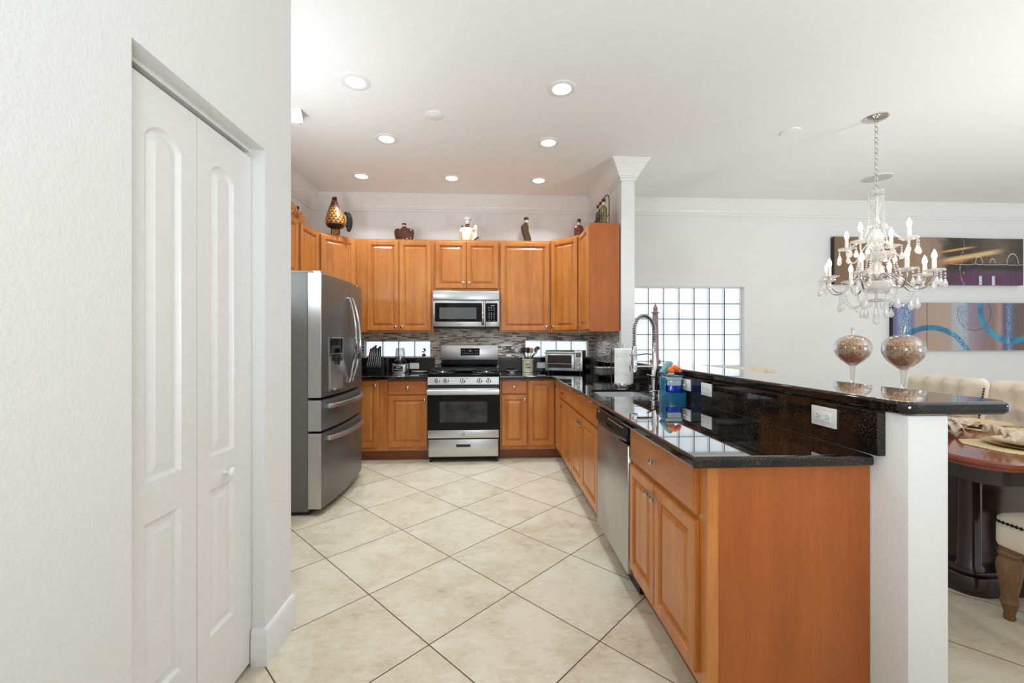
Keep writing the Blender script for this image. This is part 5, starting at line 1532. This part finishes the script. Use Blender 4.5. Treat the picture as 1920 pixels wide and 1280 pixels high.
k = MB(); k.lathe([(0.012, 1.915), (0.06, 1.92), (0.098, 1.945), (0.108, 1.965), (0.10, 1.97), (0.06, 1.945), (0.012, 1.94)], 32, flute=(8, 0.03)); k.build('upper_bowl', 'crystal', t)
k = MB(); k.lathe([(0.012, 1.76), (0.030, 1.77), (0.052, 1.80), (0.050, 1.85), (0.026, 1.89), (0.014, 1.915)], 24); k.build('lower_vase', 'crystal', t)
k = MB(); k.lathe([(0.014, 1.655), (0.06, 1.66), (0.098, 1.69), (0.110, 1.73), (0.104, 1.745), (0.09, 1.70), (0.05, 1.68), (0.014, 1.675)], 32, flute=(8, 0.025)); k.build('lower_bowl', 'crystal', t)
k = MB(); dish(k, 0.072, 1.615, lip=-0.020); k.build('bottom_dish', 'crystal', t)
def teardrop(k, x, y, z, s=1.0):
    k.lathe([(0, 0), (0.006 * s, -0.006 * s), (0.010 * s, -0.016 * s), (0.0165 * s, -0.032 * s), (0.016 * s, -0.042 * s), (0.009 * s, -0.053 * s), (0, -0.056 * s)], 8, (x, y, z), sy=0.6)
def strand(pts, r=0.0078, step=0.0185, drop=None):
    k = MB()
    L = 0.0
    pts = [Vector(p) for p in pts]
    tot = sum((b_ - a).length for a, b_ in zip(pts, pts[1:]))
    n = max(2, int(tot / step))
    for i in range(n + 1):
        p, d = along([tuple(p) for p in pts], i / n)
        x = bmesh.ops.create_icosphere(k.bm, subdivisions=1, radius=r)
        bmesh.ops.translate(k.bm, vec=p, verts=x['verts'])
    k.tube(pts, 0.0012, 4)
    if drop:
        teardrop(k, pts[-1].x, pts[-1].y, pts[-1].z - r, drop)
    return k
def swag(a, b_, sag, n=14):
    a, b_ = Vector(a), Vector(b_)
    return [tuple(a.lerp(b_, i / n) - Vector((0, 0, sag * 4 * (i / n) * (1 - i / n)))) for i in range(n + 1)]
def hang(x, y, z, L, s=1.0):
    strand([(x, y, z), (x, y, z - L)], 0.0075, 0.018, s * 1.25).build('crystal_pendant', 'crystal', t, smooth=0)
def arm(ang, r, z_root, z_cup, tube_m):
    ca, sa = math.cos(ang), math.sin(ang)
    prof = [(0.015, z_root), (0.05, z_root + 0.055), (r * 0.30, z_root + 0.062), (r * 0.48, z_root + 0.015), (r * 0.66, z_root - 0.055), (r * 0.84, z_root - 0.062), (r * 0.97, z_root - 0.012), (r, z_cup - 0.02), (r, z_cup)]
    # smooth the arm
    P_ = [Vector((a, 0, b_)) for a, b_ in prof]
    fine = []
    for i in range(len(P_) - 1):
        p0, p1, p2, p3 = P_[max(0, i - 1)], P_[i], P_[i + 1], P_[min(len(P_) - 1, i + 2)]
        for j in range(5):
            u = j / 5
            fine.append(0.5 * ((2 * p1) + (-p0 + p2) * u + (2 * p0 - 5 * p1 + 4 * p2 - p3) * u * u + (-p0 + 3 * p1 - 3 * p2 + p3) * u ** 3))
    fine.append(P_[-1])
    k = MB(); k.tube([(p.x * ca, p.x * sa, p.z) for p in fine], 0.0062, 8); a_ = k.build('arm', tube_m, t)
    x, y = r * ca, r * sa
    k = MB(); dish(k, 0.060, z_cup, (x, y), 0.020); k.build('drip_pan', 'crystal', a_)
    k = MB(); k.lathe([(0.0125, z_cup + 0.004), (0.0125, z_cup + 0.092), (0.010, z_cup + 0.095), (0, z_cup + 0.095)], 14, (x, y, 0)); k.build('candle_sleeve', 'candle', a_)
    k = MB(); k.lathe([(0.007, z_cup + 0.0955), (0.013, z_cup + 0.108), (0.0155, z_cup + 0.122), (0.012, z_cup + 0.140), (0.005, z_cup + 0.158), (0.0, z_cup + 0.168)], 14, (x, y, 0)); k.build('candle_bulb', 'bulb', a_)
    for da in (-0.13, 0.0, 0.13):
        rr_ = r + 0.055 * math.cos(da * 8)
        aa = ang + da * (0.40 / r)
        hang(rr_ * math.cos(aa), rr_ * math.sin(aa), z_cup + 0.012, 0.034 if da else 0.05, 0.95)
NL, NU = 8, 4
for i in range(NL):
    arm(R(22.5 + 360 / NL * i + 9), 0.325, 1.735, 1.775, 'chrome')
for i in range(NU):
    arm(R(20 + 360 / NU * i), 0.205, 1.985, 2.025, 'crystal')
for i in range(8):
    a0, a1 = R(45 * i), R(45 * (i + 1))
    if i % 2 == 0:
        strand([(0.060 * math.cos(a0), 0.060 * math.sin(a0), 2.435), (0.062 * math.cos(a0), 0.062 * math.sin(a0), 2.19)]).build('crystal_garland', 'crystal', t, smooth=0)
    strand(swag((0.062 * math.cos(a0), 0.062 * math.sin(a0), 2.175), (0.195 * math.cos(R(20 + 90 * (i // 2))), 0.195 * math.sin(R(20 + 90 * (i // 2))), 2.045), 0.03)).build('crystal_garland', 'crystal', t, smooth=0)
    b0_, b1_ = R(31.5 + 45 * i), R(31.5 + 45 * (i + 1))
    strand(swag((0.235 * math.cos(b0_), 0.235 * math.sin(b0_), 1.685), (0.085 * math.cos(b0_), 0.085 * math.sin(b0_), 1.60), 0.09)).build('crystal_garland', 'crystal', t, smooth=0)
    strand(swag((0.105 * math.cos(b0_), 0.105 * math.sin(b0_), 1.96), (0.15 * math.cos(b0_), 0.15 * math.sin(b0_), 1.78), 0.03)).build('crystal_garland', 'crystal', t, smooth=0)
    hang(0.085 * math.cos(a0), 0.085 * math.sin(a0), 1.598, 0.05, 1.1)
    hang(0.235 * math.cos(b0_), 0.235 * math.sin(b0_), 1.672, 0.06, 1.2)
hang(0, 0, 1.60, 0.075, 1.5)

# ---------------------------------------------------------------- dining table
TX0, TX1, TY0, TY1, TZ = 2.13, 3.25, 1.675, 3.98, 0.762
t = thing('dining_table', 'glossy red brown dining table on dark pedestals beyond the bar', 'table', ((TX0 + TX1) / 2, (TY0 + TY1) / 2, 0))
hw, hl = (TX1 - TX0) / 2, (TY1 - TY0) / 2
def tbl(i, c=0.13):
    w, l = hw - i, hl - i
    out = []
    for sx_, sy_, ang in ((1, -1, -90), (1, 1, 0), (-1, 1, 90), (-1, -1, 180)):
        out += arc(sx_ * (w - c), sy_ * (l - c), c, ang, ang + 90, 6)
    return out
k = MB()
k.rings([[(x, y, z) for x, y in tbl(i)] for i, z in ((0.03, TZ - 0.045), (0.012, TZ - 0.042), (0.012, TZ - 0.03), (0.0, TZ - 0.022), (0.0, TZ - 0.008), (0.006, TZ), )]); k.build('tabletop', 'mahogany', t)
k = MB(); k.rings([[(x, y, z) for x, y in tbl(i, 0.10)] for i, z in ((0.075, TZ - 0.125), (0.065, TZ - 0.12), (0.065, TZ - 0.047))]); k.build('apron', 'espresso', t)
for sy_ in (-1, 1):
    yc = sy_ * (hl - 0.53)
    k = MB(); k.prism([(x, y + yc) for x, y in rounded(-0.235, 0.235, -0.17, 0.17, 0.03)], 0.12, TZ - 0.127)
    p_ = k.build('pedestal', 'espresso', t)
    for x in (-0.235, 0.235):
        for y in (-0.165, 0.165):
            k = MB(); k.lathe([(0.055, 0.12), (0.055, 0.135), (0.046, 0.15), (0.046, TZ - 0.17), (0.056, TZ - 0.15), (0.056, TZ - 0.128)], 24, (x, y + yc, 0)); k.build('corner_column', 'espresso', p_)
    k = MB()
    bs = [(x, y + yc) for x, y in rounded(-0.31, 0.31, -0.235, 0.235, 0.10)]
    k.prism(bs, 0.0, 0.095, 0.008); k.prism([(x, y + yc) for x, y in rounded(-0.295, 0.295, -0.222, 0.222, 0.09)], 0.096, 0.12, 0.008); k.build('plinth', 'espresso', t)

# upholstered chairs: local +y is the way the sitter faces
def make_chair(label):
    t = thing('dining_chair', label, 'chair', (0, 0, 0), 0, 'cream tufted chairs round the dining table')
    def so(i, z): return [(x, y, z) for x, y in rounded(-0.255 + i, 0.255 - i, -0.22 + i, 0.25 - i, max(0.006, 0.05 - i * 0.5), 6)]
    k = MB(); k.rings([so(0.02, 0.335), so(0.004, 0.34), so(0.0, 0.355), so(0.0, 0.455), so(0.004, 0.468), so(0.014, 0.479), so(0.032, 0.486), so(0.08, 0.490)]); st = k.build('seat', 'cream', t, smooth=60)
    out = so(-0.0008, 0.0)
    loop = [Vector((p[0], p[1], 0)) for p in out]
    k = MB()
    n_ = len(loop); acc = 0.0
    for i in range(n_):
        a_, c_ = loop[i], loop[(i + 1) % n_]
        L_ = (c_ - a_).length
        while acc < L_:
            p = a_.lerp(c_, acc / L_)
            if p.y > -0.19:
                k.ball((p.x, p.y, 0.452), 0.0072, seg=8)
            acc += 0.0165
        acc -= L_
    k.build('nailhead_trim', 'nail', st)
    # tufted back, curved slightly round the sitter
    W, H, z0 = 0.51, 0.60, 0.41
    btn = []
    for r_ in range(3):
        zb = 0.60 + 0.135 * r_
        n = 4 if r_ % 2 else 3
        for i in range(n):
            btn.append(((i - (n - 1) / 2) * 0.125, zb + 0.02))
    def top_h(u):
        e = max(0.0, abs(2 * u - 1) - 0.80) / 0.20
        return H - 0.05 * (1 - math.sqrt(max(0.0, 1 - e * e)))
    def surf(u, v):
        x = (u - 0.5) * W; z = z0 + v * top_h(u)
        b_ = 1e9
        for bx, bz in btn:
            b_ = min(b_, math.hypot(x - bx, (z - bz) * 0.9))
        puff = 0.042 * min(1, (b_ / 0.07)) ** 0.55
        if z > 0.90:
            for bx in [p[0] for p in btn if p[1] > 0.87]:
                puff = min(puff, 0.042 * min(1, 0.15 + abs(x - bx) / 0.045 * 0.85))
        edge = min(u, 1 - u) * W
        rnd = min(1, edge / 0.05) ** 0.5
        top = min(1, (1 - v) * H / 0.05) ** 0.5
        y = -0.20 - 0.10 * v - 0.005 + (puff + 0.02) * min(rnd, top) + 0.22 * (x * x)
        return (x, y, z)
    def rear(u, v):
        x = (u - 0.5) * W
        return (x, -0.27 - 0.10 * v + 0.22 * x * x, z0 + v * top_h(u))
    k = MB()
    nu, nv = 64, 48
    A = k.sheet(surf, nu, nv); Bk = k.sheet(rear, nu, nv)
    for i in range(nu):
        k.bm.faces.new((A[i][nv], A[i + 1][nv], Bk[i + 1][nv], Bk[i][nv])); k.bm.faces.new((A[i][0], A[i + 1][0], Bk[i + 1][0], Bk[i][0]))
    for j in range(nv):
        k.bm.faces.new((A[0][j], A[0][j + 1], Bk[0][j + 1], Bk[0][j])); k.bm.faces.new((A[nu][j], A[nu][j + 1], Bk[nu][j + 1], Bk[nu][j]))
    bk = k.build('backrest', 'cream', t, smooth=70)
    k = MB()
    for bx, bz in btn:
        x, y, z = surf(bx / W + 0.5, (bz - z0) / H); k.ball((x, y + 0.004, z), 0.012, (1, 0.6, 1), 10)
    k.build('buttons', 'cream', bk)
    for sx_ in (0.0, 1.0):
        k = MB()
        for i in range(26):
            v = 0.10 + 0.86 * i / 25
            a, b2 = Vector(surf(sx_, v)), Vector(rear(sx_, v)); p = a.lerp(b2, 0.35)
            k.ball((p.x + (0.0015 if sx_ else -0.0015), p.y, p.z), 0.0075, (0.5, 1, 1), 8)
        k.build('nailhead_trim', 'nail', bk)
    for sx_ in (-1, 1):
        k = MB(); k.lathe([(0.017, 0), (0.021, 0.012), (0.018, 0.03), (0.026, 0.06), (0.030, 0.075), (0.034, 0.082), (0.030, 0.09), (0.027, 0.11), (0.032, 0.15), (0.042, 0.215), (0.0445, 0.245), (0.040, 0.275), (0.030, 0.29), (0.038, 0.30), (0.038, 0.31), (0.032, 0.318), (0.034, 0.334)], 20, (sx_ * 0.212, 0.205, 0)); k.build('leg', 'oak_leg', t)
        k = MB(); k.rings([[(sx_ * 0.20 + dx * s_, -0.19 + yy + dy * s_, z) for dx, dy in ((-1, -1), (1, -1), (1, 1), (-1, 1))] for s_, yy, z in ((0.015, -0.07, 0), (0.019, -0.035, 0.15), (0.022, 0, 0.336))]); k.build('leg', 'oak_leg', t)
    return t
ch = make_chair('cream tufted chair at the far side, behind the nearer glass jar')
ch.location = (3.245, 3.115, 0); ch.rotation_euler = (0, 0, R(90))
def chair_at(x, y, rz, label):
    c = copy_tree(ch); c.location = (x, y, 0); c.rotation_euler = (0, 0, rz); c['label'] = label
chair_at(3.245, 2.54, R(90), 'cream tufted chair at the edge of the view past the bar end')
chair_at(2.72, 3.98, R(180), 'cream chair at the head of the table by the glass block window')
chair_at(2.60, 1.615, 0, 'cream chair with nailhead seat and turned leg tucked under the near table end')

# place settings
def mat_at(x, y, rz, label):
    o_ = thing('placemat', label, 'placemat', (x, y, TZ + 0.0006), rz, 'straw placemats')
    k = MB(); k.prism([(-0.24, -0.09), (-0.17, -0.17), (0.17, -0.17), (0.24, -0.09), (0.24, 0.09), (0.17, 0.17), (-0.17, 0.17), (-0.24, 0.09)], 0, 0.004, 0.001, 1); k.build('weave', 'straw', o_, smooth=0)
    return o_
def setting(x, y, rz, names):
    mat_at(x, y, rz, names[0])
    p = thing('charger_plate', names[1], 'plate', (x, y, TZ + 0.0048), 0, 'gold charger plates')
    k = MB(); k.lathe([(0.09, 0), (0.11, 0.002), (0.155, 0.012), (0.157, 0.0145), (0.11, 0.006), (0, 0.005)], 48); k.build('disc', 'gold', p)
    p = thing('dinner_plate', names[2], 'plate', (x, y, TZ + 0.0135), 0, 'dinner plates')
    k = MB(); k.lathe([(0.06, 0), (0.085, 0.003), (0.128, 0.016), (0.130, 0.0185), (0.085, 0.008), (0, 0.006)], 48); k.build('disc', plain('tan_plate', (218, 190, 146), 0.25), p)
def napkin(x, y, z, rz, label, s=1.0, beads=True):
    t = thing('napkin', label, 'napkin', (x, y, z), rz, 'bunched napkins')
    k = MB()
    rnd = random.Random(int(x * 100))
    def f(u, v):
        a = (u - 0.5) * 2; w = 0.018 + 0.085 * abs(a) ** 0.8
        fold = 0.013 * (0.35 + abs(a)) * math.sin(v * 2 * PI * 4 + a * 2.0)
        return (a * 0.145 * s, (v - 0.5) * 2 * w * s + 0.015 * a * s, (0.024 + fold + 0.012 * math.cos((v - 0.5) * PI) + 0.008 * math.sin(a * 9 + v * 5)) * s)
    k.sheet(f, 30, 48); k.build('cloth', 'linen', t, smooth=70, solid=0.003)
    if beads:
        k = MB()
        for i in range(12):
            a = 2 * PI * i / 12; k.ball((0.0, 0.032 * math.cos(a) * s, (0.032 + 0.026 * math.sin(a)) * s), 0.0095 * s, seg=10)
        k.build('beaded_ring', plain('silver_beads', (186, 182, 176), 0.25, 0.7), t)
setting(2.985, 2.42, R(90), ('straw placemat before the chair at the view edge', 'gold charger plate on the farther placemat under the bar end', 'tan dinner plate on the farther gold charger'))
setting(2.63, 1.925, 0, ('straw placemat at the near end of the dining table', 'gold charger plate at the near end of the table', 'tan dinner plate at the near end of the table'))
napkin(2.645, 2.30, TZ + 0.012, R(25), 'bunched taupe napkin in a beaded ring beside the half wall', 1.05)
napkin(2.64, 1.93, TZ + 0.044, R(-20), 'pale folded napkin on the near end plate', 0.95, False)

# tall glass jars on the table
def tall_jar(x, y, r, label):
    t = thing('apothecary_jar', label, 'jar', (x, y, TZ + 0.0006), 0, 'tall stemmed glass jars')
    zc = 1.222 - TZ; s = r / 0.13; v_ = 1.0
    k = MB(); k.lathe([(0.075 * s, 0), (0.076 * s, 0.006), (0.03 * s, 0.014), (0.014 * s, 0.03), (0.010 * s, 0.10), (0.012 * s, 0.20), (0.018 * s, zc - 0.14 * v_), (0.024 * s, zc - 0.118 * v_)], 28); k.build('stem', m_thin_glass('jar_stem_glass', (0.95, 0.93, 0.89, 1), 0.8, 0.12), t)
    bowl = [(0.024, -0.118), (0.045, -0.104), (0.085, -0.075), (0.115, -0.042), (0.128, -0.010), (0.130, 0.010), (0.126, 0.030)]
    k = MB(); k.lathe([(a * s, zc + b_ * v_) for a, b_ in bowl] + [(0.124 * s, zc + 0.030 * v_), (0.127 * s, zc + 0.008 * v_), (0.112 * s, zc - 0.04 * v_), (0.03 * s, zc - 0.108 * v_)], 40); k.build('bowl', 'glass', t)
    lid = [(0.129, 0.032), (0.124, 0.046), (0.108, 0.070), (0.080, 0.090), (0.045, 0.101), (0.016, 0.105)]
    k = MB(); k.lathe([(a * s, zc + b_ * v_) for a, b_ in lid], 40); ld = k.build('lid', m_jarglass, t, smooth=60)
    k = MB(); k.lathe([(0.010 * s, zc + 0.106 * v_), (0.011 * s, zc + 0.13 * v_), (0.0155 * s, zc + 0.158 * v_), (0, zc + 0.158 * v_)], 18); k.build('finial', m_jarglass, ld)
    k = MB(); k.lathe([(0.0, zc - 0.100), (0.04 * s, zc - 0.092 * v_), (0.075 * s, zc - 0.068 * v_), (0.098 * s, zc - 0.035 * v_), (0.105 * s, zc), (0.102 * s, zc + 0.03 * v_), (0.085 * s, zc + 0.058 * v_), (0.05 * s, zc + 0.075 * v_), (0, zc + 0.08 * v_)], 40); k.build('bronze_filling', m_bronze, t)
m_jarglass = m_thin_glass('amber_tinted_glass', (0.95, 0.88, 0.78, 1), 0.7, 0.1)
g = G('bronze_crackle')
co = g.coord()
n = g.noise(co, 70, 6, 0.8, 1.5)
v = g.voro(co, 190, 'F1', 'Color')
g.set(color=g.ramp(g.math('ADD', g.math('MULTIPLY', n, 0.6), g.math('MULTIPLY', g.xyz(v)[0], 0.4)), [(0.28, (112, 66, 36)), (0.42, (176, 122, 76)), (0.54, (214, 170, 122)), (0.68, (240, 216, 184))]), rough=0.3, metal=0.3)
g.bump(n, 0.5, 0.01)
m_bronze = g.m
tall_jar(2.65, 2.955, 0.112, 'farther tall stemmed glass jar with bronze filling on the table')
tall_jar(2.60, 2.525, 0.108, 'nearer tall stemmed glass jar with bronze filling, in front of the chair')
